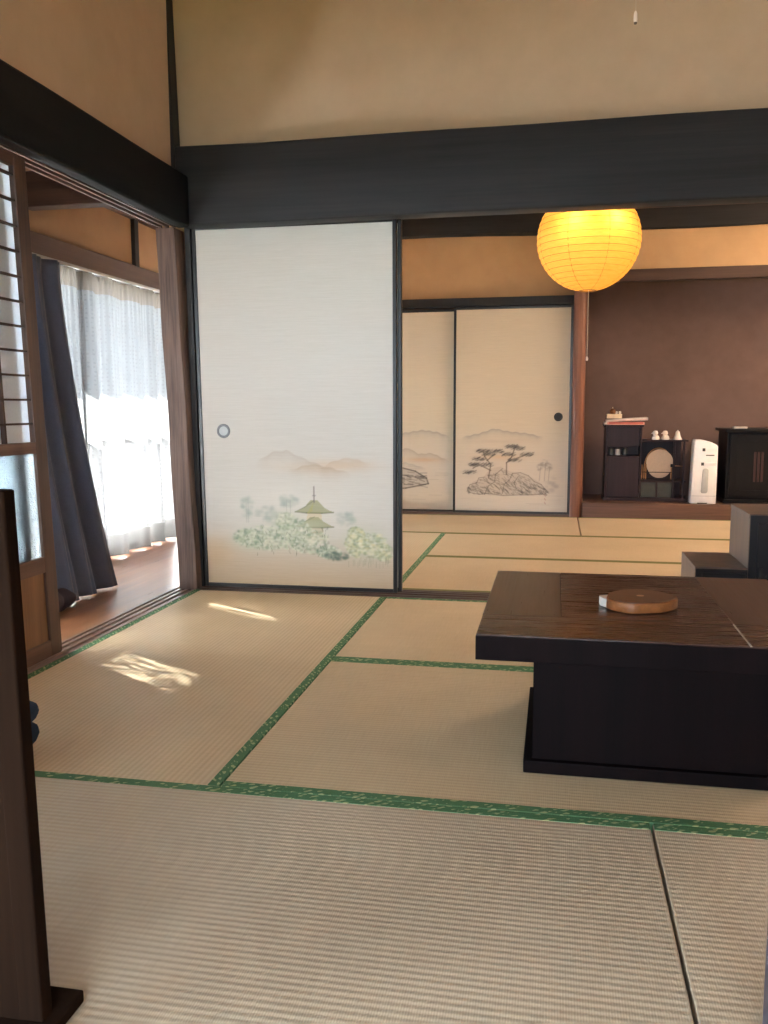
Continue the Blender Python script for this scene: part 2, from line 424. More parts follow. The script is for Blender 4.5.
def paint_pagoda(w, h):
    k = Canvas(w, h, 250, 440, S(200, 196, 188))
    U = lambda x: (x - 197) / 197 * w
    V = lambda y: (589 - y) / 361 * h
    P = lambda *p: [(U(x), V(y)) for x, y in p]
    # tan mist at the foot
    g = np.clip((V(538) - k.Z) / V(538), 0, 1); k.lay(0.85 * g ** 0.7, S(190, 163, 128))
    k.blob(U(205), V(556), .12, .10, S(200, 170, 130), .6)
    k.blob(U(300), V(505), .42, .14, S(224, 222, 214), .4)
    # far mountains
    k.blob(U(320), V(466), .20, .030, S(208, 182, 152), .5)
    k.blob(U(350), V(463), .12, .022, S(200, 170, 136), .4)
    k.ridge(P((252, 462), (270, 451), (285, 449), (300, 456), (318, 463), (340, 470)), S(174, 160, 144), .035, .5)
    k.ridge(P((318, 468), (335, 459), (350, 456), (372, 462)), S(186, 162, 136), .03, .5)
    k.ridge(P((285, 470), (310, 463), (330, 466), (352, 472)), S(170, 150, 128), .025, .45)
    # hazy trees
    G = [S(160, 172, 164), S(150, 162, 156), S(178, 186, 172)]
    for x, y, rx, ry in ((242, 508, .03, .06), (286, 502, .05, .03), (262, 514, .06, .035), (345, 518, .05, .035), (275, 520, .07, .03)):
        k.foliage(U(x), V(y), rx, ry, G, 45, .014, .22)
    for x in (241, 243, 284, 288): k.stroke(P((x, 500), (x, 524)), .003, S(150, 156, 150), .4)
    # pagoda
    wall = S(190, 170, 136); roof = S(158, 158, 122); dk = S(108, 112, 84)
    k.poly(P((304, 527), (322, 527), (323, 541), (303, 541)), wall, .7)
    k.poly(P((306, 511), (320, 511), (321, 520), (305, 520)), S(206, 192, 160), .8)
    for y0, y1, hw in ((500, 512, 20), (517, 527, 20)):
        k.poly(P((313 - hw, y1), (313 - hw * .5, y1 - 5), (313 - 4, y0), (313 + 4, y0), (313 + hw * .5, y1 - 5), (313 + hw, y1), (313 + hw * .4, y1 + 1), (313 - hw * .4, y1 + 1)), roof, .85)
        k.stroke(P((313 - hw, y1), (313 - hw * .4, y1 + 1), (313 + hw * .4, y1 + 1), (313 + hw, y1)), .004, dk, .8)
        k.stroke(P((313, y0), (313 - hw * .5, y1 - 5), (313 - hw, y1)), .003, dk, .5)
    k.poly(P((305, 514), (313, 501), (311, 511)), S(176, 170, 90), .4)
    k.stroke(P((313, 486), (313, 502)), .004, S(120, 112, 110), .85)
    k.stroke(P((311.5, 495), (314.5, 495)), .003, S(120, 112, 110), .7)
    k.stroke(P((306, 533), (320, 533)), .003, S(196, 128, 90), .6)
    # leafy clusters
    for x, y, rx, ry in ((262, 540, .13, .06), (300, 538, .12, .07), (366, 544, .11, .08), (285, 524, .07, .06), (240, 545, .08, .04)):
        k.blob(U(x), V(y), rx, ry, S(190, 196, 174), .6, 1.3)
    G1 = [S(134, 152, 130), S(158, 172, 148), S(116, 136, 120), S(188, 196, 168), S(214, 214, 192), S(222, 220, 204)]
    for x, y, rx, ry in ((262, 540, .12, .06), (290, 535, .10, .08), (308, 543, .10, .06), (243, 540, .08, .045), (328, 553, .06, .03), (283, 522, .05, .04)):
        k.foliage(U(x), V(y), rx, ry, G1, 260, .009, .42)
    G2 = [S(156, 168, 138), S(206, 208, 176), S(126, 142, 116), S(222, 220, 198), S(214, 204, 160)]
    for x, y, rx, ry in ((357, 545, .06, .06), (374, 545, .07, .06), (385, 552, .04, .04), (356, 533, .04, .03)):
        k.foliage(U(x), V(y), rx, ry, G2, 240, .009, .42)
    k.foliage(U(335), V(557), .06, .02, [S(84, 106, 98), S(100, 118, 106)], 60, .010, .4)
    for i in range(26):
        x = k.rng.uniform(345, 392); y = k.rng.uniform(556, 563)
        k.stroke(P((x, y), (x, y + 6)), .002, S(150, 150, 130), .45)
    for i in range(60):
        x = k.rng.uniform(240, 330); y = k.rng.uniform(525, 556)
        k.stroke(P((x, y), (x + k.rng.uniform(-2, 2), y + 3)), .002, S(70, 92, 82), .45)
    return k

INK = S(62, 58, 64)
def paint_rocks(w, h):
    k = Canvas(w, h, 190, 350, S(218, 203, 178))
    U = lambda x: (x - 456) / 113 * w
    V = lambda y: (514 - y) / 205 * h
    P = lambda *p: [(U(x), V(y)) for x, y in p]
    g = np.clip((V(500) - k.Z) / V(500), 0, 1); k.lay(.55 * g, S(176, 172, 176))
    g = np.clip((V(425) - k.Z) / V(470), 0, 1); k.lay(.6 * g, S(218, 208, 198)); k.blob(U(510), V(470), .5, .30, S(224, 214, 200), .3)
    k.ridge(P((462, 438), (480, 434), (495, 429), (510, 432), (530, 434), (545, 438)), S(150, 144, 142), .022, .7)
    k.blob(U(500), V(442), .3, .02, S(206, 190, 172), .5)
    k.blob(U(500), V(458), .18, .025, S(220, 182, 136), .5)
    for _ in range(9):
        z = k.rng.uniform(497, 508); x = k.rng.uniform(458, 545); k.stroke(P((x, z), (x + 20, z)), .002, S(170, 160, 150), .3)
    # rocks
    k.poly(P((468, 494), (474, 484), (484, 480), (492, 470), (502, 468), (512, 473), (528, 476), (542, 484), (550, 494), (535, 498), (505, 497), (485, 496)), S(190, 176, 162), .45)
    r = k.rng
    for _ in range(300):
        x = r.uniform(468, 549); f = (x - 468) / 81
        top = np.interp(x, [468, 484, 500, 515, 530, 549], [490, 479, 470, 474, 480, 492])
        y = r.uniform(top, 496)
        d = r.uniform(3, 9) * (.6 + .4 * math.sin(f * PI)); an = r.choice([.7, 1.0, -.6, -.9, .3])
        k.stroke(P((x, y), (x + d * math.cos(an) * .7, min(497, y + d * abs(math.sin(an)) * .6))), r.uniform(.003, .005), INK, r.uniform(.2, .5))
    for seg in (((468, 494), (471, 487), (478, 485), (480, 480), (486, 479)), ((486, 497), (490, 488), (496, 484), (497, 476), (504, 470)), ((504, 496), (506, 486), (511, 482), (514, 475), (522, 474), (530, 477), (536, 483), (543, 486), (550, 494)), ((470, 495), (480, 497), (490, 496), (505, 498), (520, 497), (546, 496)), ((520, 478), (516, 484), (518, 490), (524, 494))):
        k.stroke(P(*seg), .004, S(70, 66, 68), .55)
    # pines
    for trunk in (((490, 480), (492, 466), (486, 458), (484, 452)), ((492, 472), (480, 466), (474, 470)), ((508, 476), (508, 464), (513, 458), (516, 449)), ((511, 462), (524, 457), (530, 454)), ((488, 462), (496, 455))):
        k.stroke(P(*trunk), .006, S(88, 74, 68), .75)
    for x, y, n in ((484, 452, 12), (490, 455, 10), (498, 452, 9), (476, 466, 12), (470, 474, 9), (480, 460, 9), (513, 447, 12), (519, 449, 9), (510, 455, 9), (528, 455, 9), (516, 461, 8), (488, 466, 7)):
        k.blob(U(x), V(y), .055, .018, S(140, 132, 126), .5, 1.2)
        for _ in range(n * 3):
            dx = r.uniform(-6, 6); dy = r.uniform(-1.5, 1.5)
            k.stroke(P((x + dx - 1.5, y + dy + 1), (x + dx + 1.5, y + dy - .6)), .0035, r.choice([0, 1]) and INK or S(120, 116, 110), .5)
    for x, hh in ((541, 14), (546, 18), (550, 14)):
        k.stroke(P((x, 482), (x + 1, 482 - hh)), .004, S(160, 148, 140), .6)
        k.foliage(U(x), V(482 - hh), .03, .03, [S(168, 158, 148), S(150, 142, 136)], 22, .012, .25)
    k.foliage(U(553), V(486), .05, .06, [S(176, 166, 158)], 30, .02, .2)
    # small vertical seal marks
    for y in (496, 500, 504): k.stroke(P((546.5, y), (547.5, y + 2)), .004, S(170, 112, 100), .6)
    return k
def paint_shore(w, h):
    k = Canvas(w, h, 170, 350, S(218, 203, 178))
    U = lambda x: w - (453 - x) / 113 * .92
    V = lambda y: (513 - y) / 203 * h
    P = lambda *p: [(U(x), V(y)) for x, y in p]
    g = np.clip((V(500) - k.Z) / V(500), 0, 1); k.lay(.55 * g, S(176, 172, 176))
    g = np.clip((V(425) - k.Z) / V(470), 0, 1); k.lay(.6 * g, S(218, 208, 198))
    k.ridge(P((380, 440), (400, 433), (420, 430), (435, 432), (449, 437)), S(158, 146, 140), .03, .7)
    k.blob(U(420), V(461), .16, .022, S(214, 172, 130), .6)
    k.ridge(P((385, 452), (405, 449), (416, 455), (430, 454), (448, 462)), S(168, 150, 132), .03, .6)
    k.ridge(P((380, 466), (402, 464), (424, 470)), S(160, 150, 142), .02, .5)
    k.poly(P((360, 470), (395, 468), (410, 472), (422, 478), (427, 486), (418, 489), (400, 491), (360, 495)), S(180, 168, 156), .5)
    r = k.rng
    for _ in range(60):
        x = r.uniform(365, 420); y = r.uniform(474, 488); k.stroke(P((x, y), (x + r.uniform(4, 10), y + r.uniform(-1, 3))), .005, INK, r.uniform(.3, .65))
    k.stroke(P((360, 470), (395, 469), (412, 473), (424, 480), (426, 486), (402, 491), (360, 494)), .007, S(62, 58, 58), .75)
    for _ in range(16):
        z = r.uniform(468, 505); x = r.uniform(400, 440); k.stroke(P((x, z), (x + 14, z)), .002, S(176, 164, 150), .35)
    return k

def paper_sheet(name, x0, x1, y, z0, z1, canvas, parent, lean=None):
    P = np.stack([x0 + canvas.X / canvas.w * (x1 - x0), np.full_like(canvas.X, y), z0 + canvas.Z / canvas.h * (z1 - z0)], -1)
    if lean is not None: P[..., 0] += lean(canvas.X / canvas.w, canvas.Z / canvas.h)
    return grid_mesh(name, P, M['paint'], parent, canvas.C, smooth=False)

# ------------------------------------------------------------------ the setting
XR, YB, ZC = 3.4, -1.9, 3.9          # front room extents
struct(B(-1.86, XR, YB, 7.3, -.16, -.057).build('floor', M['tatami_warm']), 'plain base under the straw mats of both rooms', 'floor')
struct(B(-1.95, XR, YB, 4.05, ZC, ZC + .1).build('ceiling', M['plaster']), 'plain ceiling high above the front room', 'ceiling')
struct(B(-1.95, 2.7, 4.15, 8.2, 2.62, 2.7).build('ceiling_rear', M['dark_ceiling']), 'dark board ceiling of the rear room', 'ceiling')
struct(B(-2.66, -1.87, -1.9, 7.5, 2.15, 2.2).build('ceiling_veranda', M['dark_ceiling']), 'dark boards over the veranda passage', 'ceiling')

# wall over the left beam, wall over the main beam
struct(B(-1.88, -1.80, YB, 4.12, 1.93, ZC).build('wall_left', M['plaster']), 'tan plaster wall above the left black beam', 'wall')
struct(B(-1.80, XR, 4.062, 4.16, 1.81, ZC).build('wall_center', M['plaster']), 'tan plaster wall above the thick black beam', 'wall')
struct(B(XR, XR + .1, YB, 7.4, -.16, ZC).build('wall_right', M['plaster']), 'tan plaster wall on the right outside the view', 'wall')
wb = MB()
wb.box(-2.9, -1.65, YB - .1, YB, -.16, ZC).box(.75, XR + .1, YB - .1, YB, -.16, ZC).box(-1.65, .75, YB - .1, YB, -.16, .15).box(-1.65, .75, YB - .1, YB, 1.75, ZC)
struct(wb.build('wall_front', M['plaster']), 'plaster wall behind the viewer with an added window for fill light', 'wall')
wf = MB()  # unseen window, added to bring cool fill light into the front room
for x in (-1.65, -.47, .71): wf.box(x, x + .04, YB - .08, YB - .02, .15, 1.75)
for z in (.15, 1.71): wf.box(-1.65, .75, YB - .08, YB - .02, z, z + .04)
w3 = struct(wf.build('window_3', M['alu']), 'unseen window behind the viewer, added for cool fill light', 'window')
B(-1.63, .73, YB - .052, YB - .048, .18, 1.72).build('pane', M['clear'], w3)
struct(B(-2.7, 8, -14, -2.1, -.6, -.5).build('ground_front', M['dark_ground']), 'unseen dark green ground outside the added window, limiting bounce light', 'ground')  # added outside ground, dark so little light bounces upward

# trims
def wavy_beam(x0, x1, y0, y1, z0, z1, n=40, amp=.006, seed=1):
    m = MB(); m.box(x0, x1, y0, y1, z0, z1)
    bmesh.ops.subdivide_edges(m.bm, edges=[e for e in m.bm.edges if abs((e.verts[0].co - e.verts[1].co).x) > .5 or abs((e.verts[0].co - e.verts[1].co).y) > .9], cuts=n)
    bmesh.ops.bevel(m.bm, geom=[e for e in m.bm.edges if len(e.link_faces) == 2 and e.calc_face_angle(0) > 1.0], offset=.012, segments=3, profile=.5, affect='EDGES')
    rr = random.Random(seed); ph = [rr.uniform(0, 6) for _ in range(6)]
    def fn(x, y, z):
        s = x + y
        d = sum(math.sin(s * f + p) / (i + 1) for i, (f, p) in enumerate(zip((1.1, 2.3, 4.9), ph)))
        return (x, y, z + d * amp)
    return m.warp(fn)
struct(wavy_beam(-1.77, XR, 3.95, 4.06, 1.757, 2.112).build('trim_1', M['black_beam'], smooth=True), 'thick smoke-blackened beam across the room above the doors', 'beam')
lb = wavy_beam(-1.762, -1.70, YB, 3.945, 1.736, 1.972, seed=3)
struct(lb.build('trim_2', M['black_beam_y'], smooth=True), 'black beam along the left wall above the veranda opening', 'beam')
# corner post above the beams
pc = B(-1.803, -1.778, 3.98, 4.055, 1.98, ZC, .003)
struct(pc.warp(lambda x, y, z: (x - .004 - (z - 2.05) * .024, y, z)).build('trim_3', M['black_post']), 'thin black corner post above the beams', 'post')
# head tracks
kt = MB().box(-1.875, -1.745, YB, 4.0, 1.770, 1.79)
for x in (-1.869, -1.834, -1.799, -1.764): kt.box(x - .0055, x + .0055, YB, 4.0, 1.752, 1.772)
struct(kt.build('trim_4', M['brown_y']), 'grooved brown head track over the veranda opening', 'track')
kf = MB().box(-1.76, XR, 4.058, 4.175, 1.787, 1.81)
for y in (4.064, 4.100, 4.139, 4.169): kf.box(-1.76, XR, y - .005, y + .005, 1.779, 1.79)
struct(kf.build('trim_5', M['brown_x']), 'grooved brown head track over the sliding doors', 'track')
# sill tracks
st = MB().box(-1.862, -1.748, YB, 3.985, -.06, -.006)
for x in (-1.858, -1.826, -1.790, -1.754): st.box(x - .007, x + .007, YB, 3.985, -.02, .001)
struct(st.build('trim_6', M['sill']), 'grooved wooden sill along the veranda opening', 'sill')
sf = MB().box(-1.74, XR, 3.985, 4.165, -.06, -.006)
for y in (3.995, 4.03, 4.085, 4.125, 4.156): sf.box(-1.74, XR, y - .008, y + .008, -.02, .001)
struct(sf.build('trim_7', M['brown_x']), 'grooved wooden threshold between the two rooms', 'sill')
# weathered pillar, leaning a little
pl = B(-1.838, -1.742, 4.0, 4.115, -.05, 1.757, .006)
bmesh.ops.subdivide_edges(pl.bm, edges=[e for e in pl.bm.edges if abs(e.verts[0].co.z - e.verts[1].co.z) > 1], cuts=14)
pl.warp(lambda x, y, z: (x - .064 * max(z, 0) / 1.75 + .002 * math.sin(z * 9), y + .002 * math.sin(z * 7 + 1), z))
struct(pl.build('trim_8', M['pillar'], smooth=True), 'weathered brown pillar between veranda opening and large sliding door', 'pillar')
jb = MB().box(-1.752, -1.722, 4.135, 4.165, 0.0, 1.785).box(-1.760, -1.732, 4.062, 4.135, .0, 1.785)
struct(jb.warp(lambda x, y, z: (x - .02 * z / 1.75, y, z)).build('trim_9', M['black_post']), 'dark jamb beside the weathered pillar', 'jamb')

# rear room shell
struct(MB().box(-1.95, -1.80, 4.17, 7.45, 1.745, 2.62).box(-1.87, -1.80, 4.17, 4.27, -.05, 1.745).box(-1.87, -1.80, 7.21, 7.45, -.05, 1.745).build('wall_left_rear', M['plaster_warm']), 'plaster wall on the left of the rear room, with an added daylight opening', 'wall')  # opening toward the veranda is added, out of view, to daylight this room
struct(B(-1.80, .14, 7.42, 7.5, 1.76, 2.62).build('wall_back', M['plaster_warm']), 'tan plaster strip above the rear painted doors', 'wall')
struct(B(-1.80, .14, 7.5, 7.55, -.05, 1.76).build('wall_back_closet', M['dark_ceiling']), 'dark closet back behind the rear doors', 'wall')
struct(B(.215, XR, 7.335, 7.40, 1.94, 2.62).build('wall_back_alcove', M['plaster_warm']), 'tan plaster strip above the alcove lintel', 'wall')
struct(wavy_beam(-1.80, XR, 7.29, 7.45, 2.288, 2.50, amp=.008, seed=8).build('trim_10', M['black_beam'], smooth=True), 'wavy dark log beam high on the rear wall', 'beam')
struct(B(-1.80, .14, 7.32, 7.42, 1.722, 1.79, .004).build('trim_11', M['black_post']), 'dark brown lintel above the rear painted doors', 'lintel')
struct(B(.215, XR, 7.30, 7.38, 1.885, 1.975, .004).build('trim_12', M['brown_x']), 'dark brown lintel above the alcove', 'lintel')
tp = MB().lathe([(0.0, -.05), (.052, -.05), (.050, .9), (.052, 1.75), (.050, 2.3), (0.0, 2.3)], (.178, 7.26, 0), 20)
struct(tp.build('trim_13', M['red_pillar'], smooth=True), 'round reddish brown alcove post beside the rear doors', 'pillar')
struct(B(.225, XR, 7.20, 7.27, -.05, .121, .006).build('trim_14', M['toko_wood']), 'brown front board of the raised alcove', 'trim')
struct(B(.14, XR, 7.27, 8.06, .05, .113).build('floor_alcove', M['toko_wood']), 'raised wooden alcove floor', 'floor')
struct(B(.14, XR, 8.0, 8.06, .0, 2.62).build('wall_alcove', M['toko']), 'brown plaster wall at the back of the alcove', 'wall')
struct(B(.10, .16, 7.56, 8.0, .0, 2.62).build('wall_alcove_left', M['toko']), 'brown plaster left side of the alcove', 'wall')
struct(B(.14, .18, 7.31, 7.56, .0, 2.3).build('wall_alcove_return', M['toko']), 'brown return wall behind the alcove post', 'wall')
struct(B(XR, XR + .1, 7.4, 8.06, -.16, 2.7).build('wall_alcove_right', M['toko']), 'brown plaster right side of the alcove', 'wall')
struct(B(-1.80, .14, 7.34, 7.48, -.05, .004).build('trim_15', M['brown_x']), 'dark sill under the rear painted doors', 'sill')
struct(B(.128, .146, 7.335, 7.42, .0, 1.722).build('trim_16', M['black_post']), 'dark jamb right of the rear painted doors', 'jamb')

# veranda
struct(MB().box(-2.72, -1.862, -1.9, 7.5, -.08, -.004).build('floor_veranda', M['engawa']), 'honey brown board floor of the veranda', 'floor')
vw = MB()
vw.box(-2.70, -2.62, -1.9, 7.5, 1.76, 2.15)
struct(vw.build('wall_veranda', M['plaster_dim']), 'ochre plaster strip above the veranda window', 'wall')
struct(B(-2.71, -2.60, -1.9, 7.5, 1.675, 1.785, .004).build('trim_17', M['brown_y']), 'dark brown lintel above the veranda window', 'lintel')
struct(B(-2.64, -2.595, 5.17, 5.225, 1.78, 2.15, .003).build('trim_18', M['black_post']), 'short dark post above the veranda lintel', 'post')
struct(B(-2.62, -1.88, 4.02, 4.11, 1.888, 2.06, .005).build('trim_19', M['brown_x']), 'brown cross beam under the veranda ceiling', 'beam')
struct(B(-2.64, -2.58, 4.5, 7.5, 2.065, 2.15, .004).build('trim_20', M['brown_y']), 'dark wall plate under the veranda ceiling', 'trim')
struct(B(-2.72, -1.95, 7.5, 7.56, -.08, 2.2).build('wall_veranda_end', M['plaster_warm']), 'ochre end wall of the veranda', 'wall')
struct(B(-2.9, -1.87, -2.0, -1.9, -.08, 2.2).build('wall_veranda_start', M['plaster_warm']), 'plaster end wall of the veranda behind the viewer', 'wall')
# veranda sash windows
def sash(name, y0, y1, x, label, low='frost'):
    f = MB()
    f.box(x - .015, x + .015, y0, y0 + .045, .0, 1.68).box(x - .015, x + .015, y1 - .045, y1, .0, 1.68)
    f.box(x - .014, x + .014, y0 + .045, y1 - .045, .0, .06).box(x - .014, x + .014, y0 + .045, y1 - .045, 1.63, 1.68).box(x - .014, x + .014, y0 + .045, y1 - .045, .685, .745)
    o = struct(f.build(name, M['alu']), label, 'window')
    B(x - .002, x + .002, y0 + .045, y1 - .045, .06, .685).build('frosted_pane' if low == 'frost' else 'lower_pane', M[low], o)
    B(x - .002, x + .002, y0 + .045, y1 - .045, .745, 1.63).build('clear_pane', M['clear'], o)
ys = [-1.88, -.28, 1.32, 2.92, 4.52, 6.08, 7.48]
for i in range(6):
    sash('window_%d' % (i + 4 if i < 3 else i - 2 if i < 5 else 7), ys[i], ys[i + 1], -2.66 if i % 2 else -2.685, ['veranda sash window out of view behind the viewer', 'veranda sash window beside the viewer', 'veranda sash window hidden by the paper door', 'left veranda sash window behind the dark curtain', 'right veranda sash window behind the lace curtain', 'veranda sash window beside the rear room, out of view'][i], 'clear' if i < 2 else 'frost')
# outside
struct(B(-14, -2.75, -8, 22, -.6, -.5).build('ground', M['ground']), 'pale gravel garden ground outside the veranda', 'ground')
ev = MB().prism([(-2.6, 2.2), (-4.12, 2.0), (-4.12, 2.06), (-2.6, 2.9)], -2.5, 9.0, Matrix(((1, 0, 0, 0), (0, 0, 1, 0), (0, 1, 0, 0), (0, 0, 0, 1))))
struct(ev.build('roof', M['eave']), 'deep eave shading the veranda windows from outside', 'roof')

# ------------------------------------------------------------------ tatami mats
def mat(cx, cy, lx, ly, label, along='x', sides=(1, 1), mt='tatami', group='straw mats on the floor', bw=.03):
    L, Wd = (lx, ly) if along == 'x' else (ly, lx)
    o = thing('tatami_mat', label, 'tatami mat', (cx, cy, -.055), 0 if along == 'x' else PI / 2, group)
    B(-L / 2, L / 2, -Wd / 2, Wd / 2, 0, .055, .0025).build('straw_surface', M[mt], o)
    for s, on in zip((-1, 1), sides):
        if on:
            y = s * (Wd / 2)
            a, b = (y - bw, y + .0006) if s > 0 else (y - .0006, y + bw)
            B(-L / 2 + .001, L / 2 - .001, a, b, .004, .0562, .0012).build('border_cloth', M['heri' if mt != 'tatami_warm' or along == 'y' else 'heri_olive'], o)
    return o
def matr(x0, x1, y0, y1, *a, **k):
    g = .0015
    return mat((x0 + x1) / 2, (y0 + y1) / 2, x1 - x0 - 2 * g, y1 - y0 - 2 * g, *a, **k)
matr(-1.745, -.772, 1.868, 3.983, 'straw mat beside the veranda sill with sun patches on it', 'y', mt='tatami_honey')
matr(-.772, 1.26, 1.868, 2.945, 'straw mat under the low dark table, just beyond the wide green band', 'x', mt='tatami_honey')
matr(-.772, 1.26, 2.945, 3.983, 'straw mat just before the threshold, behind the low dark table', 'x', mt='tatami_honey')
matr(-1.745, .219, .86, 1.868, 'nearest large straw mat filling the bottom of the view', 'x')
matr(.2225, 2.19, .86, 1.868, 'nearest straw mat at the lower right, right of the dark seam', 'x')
matr(-1.745, -.757, 4.167, 6.12, 'rear room straw mat running lengthwise behind the large painted door', 'y', mt='tatami_warm')
matr(-.757, 1.21, 4.167, 5.155, 'rear room straw mat directly beyond the threshold', 'x', mt='tatami_warm')
matr(-.757, 1.21, 5.155, 6.13, 'middle straw mat of the rear room', 'x', mt='tatami_warm')
matr(-1.745, .188, 6.13, 7.195, 'straw mat along the foot of the rear painted doors', 'x', mt='tatami_warm')
matr(.194, 2.16, 6.13, 7.195, 'straw mat along the front board of the alcove', 'x', mt='tatami_warm')
matr(1.21, 2.17, 4.167, 6.13, 'rear room straw mat beyond the stepped chest', 'y', mt='tatami_warm')

# ------------------------------------------------------------------ sliding doors
def fusuma(name, x0, x1, y, h, painter, label, pull_x, pull_z, pmat, fw=.018, rim=.03, lean=None, pull_r=.035, z0=.002):
    o = tag(bpy.data.objects.new(name, None), label, 'sliding door', None, 'structure'); COL.objects.link(o)
    o.location = ((x0 + x1) / 2, y, 0); ox, oy = o.location.x, y
    def bx(a, b, c, d, r):
        m = B(a - ox, b - ox, -.012, .014, c, d, .0025)
        if lean: m.warp(lambda x, yy, z: (x + lean((x + ox - x0) / (x1 - x0), z / h), yy, z))
        return m.build('frame', M['lacquer'], o)
    bx(x0, x0 + fw, z0, h, 0); bx(x1 - fw, x1, z0, h, 0); bx(x0 + fw, x1 - fw, z0, z0 + fw, 0); bx(x0 + fw, x1 - fw, h - fw, h, 0)
    m = B(x0 + fw * .5 - ox, x1 - fw * .5 - ox, -.004, .010, z0 + fw * .5, h - fw * .5)
    if lean: m.warp(lambda x, yy, z: (x + lean((x + ox - x0) / (x1 - x0), z / h), yy, z))
    m.build('core_panel', M['cream'], o)
    cv = painter(x1 - x0 - 2 * fw, h - z0 - 2 * fw)
    s = paper_sheet('painted_paper', x0 + fw - ox, x1 - fw - ox, -.0065, z0 + fw, h - fw, cv, o, lean)
    # round recessed pull: ring + dish + centre
    pl = MB().lathe([(pull_r * .62, -.001), (pull_r * .72, .004), (pull_r * .95, .004), (pull_r, .0)], (pull_x - ox, -.0067, pull_z), 28, (0, -1, 0)).build('finger_pull', pmat, o, smooth=True)
    MB().lathe([(0, .0006), (pull_r * .45, .0006), (pull_r * .66, .0014), (pull_r * .66, 0.0)], (pull_x - ox, -.0067, pull_z), 24, (0, -1, 0)).build('pull_dish', M['grey_plastic'] if pmat is M['metal'] else M['iron'], pl, smooth=True)
    return o
def plain(w, h): return Canvas(w, h, 12, 12, S(226, 220, 206))
fusuma('door_1', -1.729, -.740, 4.083, 1.768, paint_pagoda, 'large white sliding door with pagoda and trees painted low on it', -1.611, .784, M['metal'],
       lean=lambda u, v: -.019 * v * (1 - u) )
fusuma('door_2', -1.70, -.722, 4.119, 1.768, plain, 'second sliding door stacked directly behind the pagoda door', -.9, .784, M['metal'])
fusuma('door_3', -.846, .128, 7.345, 1.716, paint_rocks, 'rear sliding door with pine and rocks painted in ink', .022, .812, M['iron'], fw=.020, pull_r=.036)
fusuma('door_4', -1.79, -.826, 7.385, 1.706, paint_shore, 'rear sliding door with ink shore rocks, half hidden behind the pagoda door', -1.7, .812, M['iron'], fw=.018)

def shoji(name, y0, y1, x, label, kv):
    """paper-and-glass door in the left track; leans a little"""
    o = tag(bpy.data.objects.new(name, None), label, 'sliding door', None, 'structure'); COL.objects.link(o)
    yc = (y0 + y1) / 2; o.location = (x, yc, 0); d = .014; a, b = y0 - yc, y1 - yc
    ln = lambda X, Y, Z: (X, Y - .046 * Z, Z)
    sw = .068
    def p(n, m, mt): return m.warp(ln).build(n, mt, o)
    p('stile', B(-d, d, a, a + sw, .003, 1.742, .003), M['brown_z']); p('stile', B(-d, d, b - sw, b, .003, 1.742, .003), M['brown_z'])
    for z0, z1, nm in ((.003, .062, 'bottom_rail'), (.315, .372, 'lower_rail'), (.742, .782, 'middle_rail'), (1.70, 1.742, 'top_rail')):
        p(nm, B(-d + .001, d - .001, a + sw - .004, b - sw + .004, z0, z1, .002), M['brown_y'])
    k = MB()
    for i in range(11):
        z = .846 + .0825 * i
        k.box(-.004, .010, a + sw, b - sw, z - .0035, z + .0035)
    p('lattice_bars', k, M['kumiko'])
    k = MB()
    for yy in kv: k.box(-.006, .010, yy - yc - .005, yy - yc + .005, .78, 1.70)
    p('lattice_uprights', k, M['kumiko'])
    p('paper', B(-.0075, -.0065, a + sw - .004, b - sw + .004, .780, 1.702), M['shoji'])
    p('glass_pane', B(-.002, .002, a + sw - .004, b - sw + .004, .371, .743), M['patterned'])
    p('wainscot_panel', B(-.005, .004, a + sw - .004, b - sw + .004, .061, .316), M['koshi'])
    return o
shoji('door_5', 1.90, 2.851, -1.795, 'paper and glass sliding door at the left edge', (2.40, 2.625))
shoji('door_6', 1.795, 2.745, -1.832, 'second paper sliding door behind the one at the left edge', (2.20, 2.45))
shoji('door_7', 1.02, 1.94, -1.795, 'paper sliding door left of the dark screen, outside the view', (1.37, 1.62))
shoji('door_8', 6.22, 7.19, -1.835, 'unseen rear room paper door in the added daylight opening, nearest the back wall', (6.54, 6.84))
# ------------------------------------------------------------------ curtains
def ease(t): return t
rail = MB().box(-2.598, -2.578, 3.0, 5.9, 1.655, 1.672, .002)
tag(rail.build('curtain_rail', M['alu']), 'thin white curtain rail under the veranda lintel', 'curtain rail')
def sheet(name, mat, nu, nv, fn, label, cat, solid=0.0):
    P = np.zeros((nv, nu, 3)); UV = np.zeros((nv, nu, 2))
    for j in range(nv):
        for i in range(nu):
            u, v = i / (nu - 1), j / (nv - 1)
            P[j, i] = fn(u, v); UV[j, i] = (u * LENGTH, v * 1.65)
    return tag(grid_mesh(name, P, mat, None, None, UV, True, solid), label, cat)
def lace_fn(y0, y1):
    def fn(u, v):
        y = y0 + (y1 - y0) * u
        amp = .014 + .020 * v
        s = y * 2 * PI / .24 + .9 * math.sin(y * 7)
        x = -2.588 + amp * 1.2 * math.sin(s) * .9 + .010 * math.sin(s * 2.3 + 1) * (.4 + .6 * v) + .004 * math.sin(s * 7) * (1 - v) ** 3
        z = 1.655 - (1.655 - .010) * v + (.004 * math.sin(s + 1) if v > .98 else 0) - .006 * (1 - v) * (1 - math.cos(s)) 
        return (x, y + .012 * math.cos(s) * v, z)
    return fn
LENGTH = 1.25
sheet('lace_curtain', M['lace'], 320, 40, lace_fn(4.304, 5.62), 'white lace curtain glowing in the veranda window right of the dark curtain', 'lace curtain')
LENGTH = 1.0
sheet('lace_curtain', M['lace_loose'], 260, 40, lace_fn(3.02, 4.302), 'white lace curtain mostly hidden behind the dark curtain', 'lace curtain')
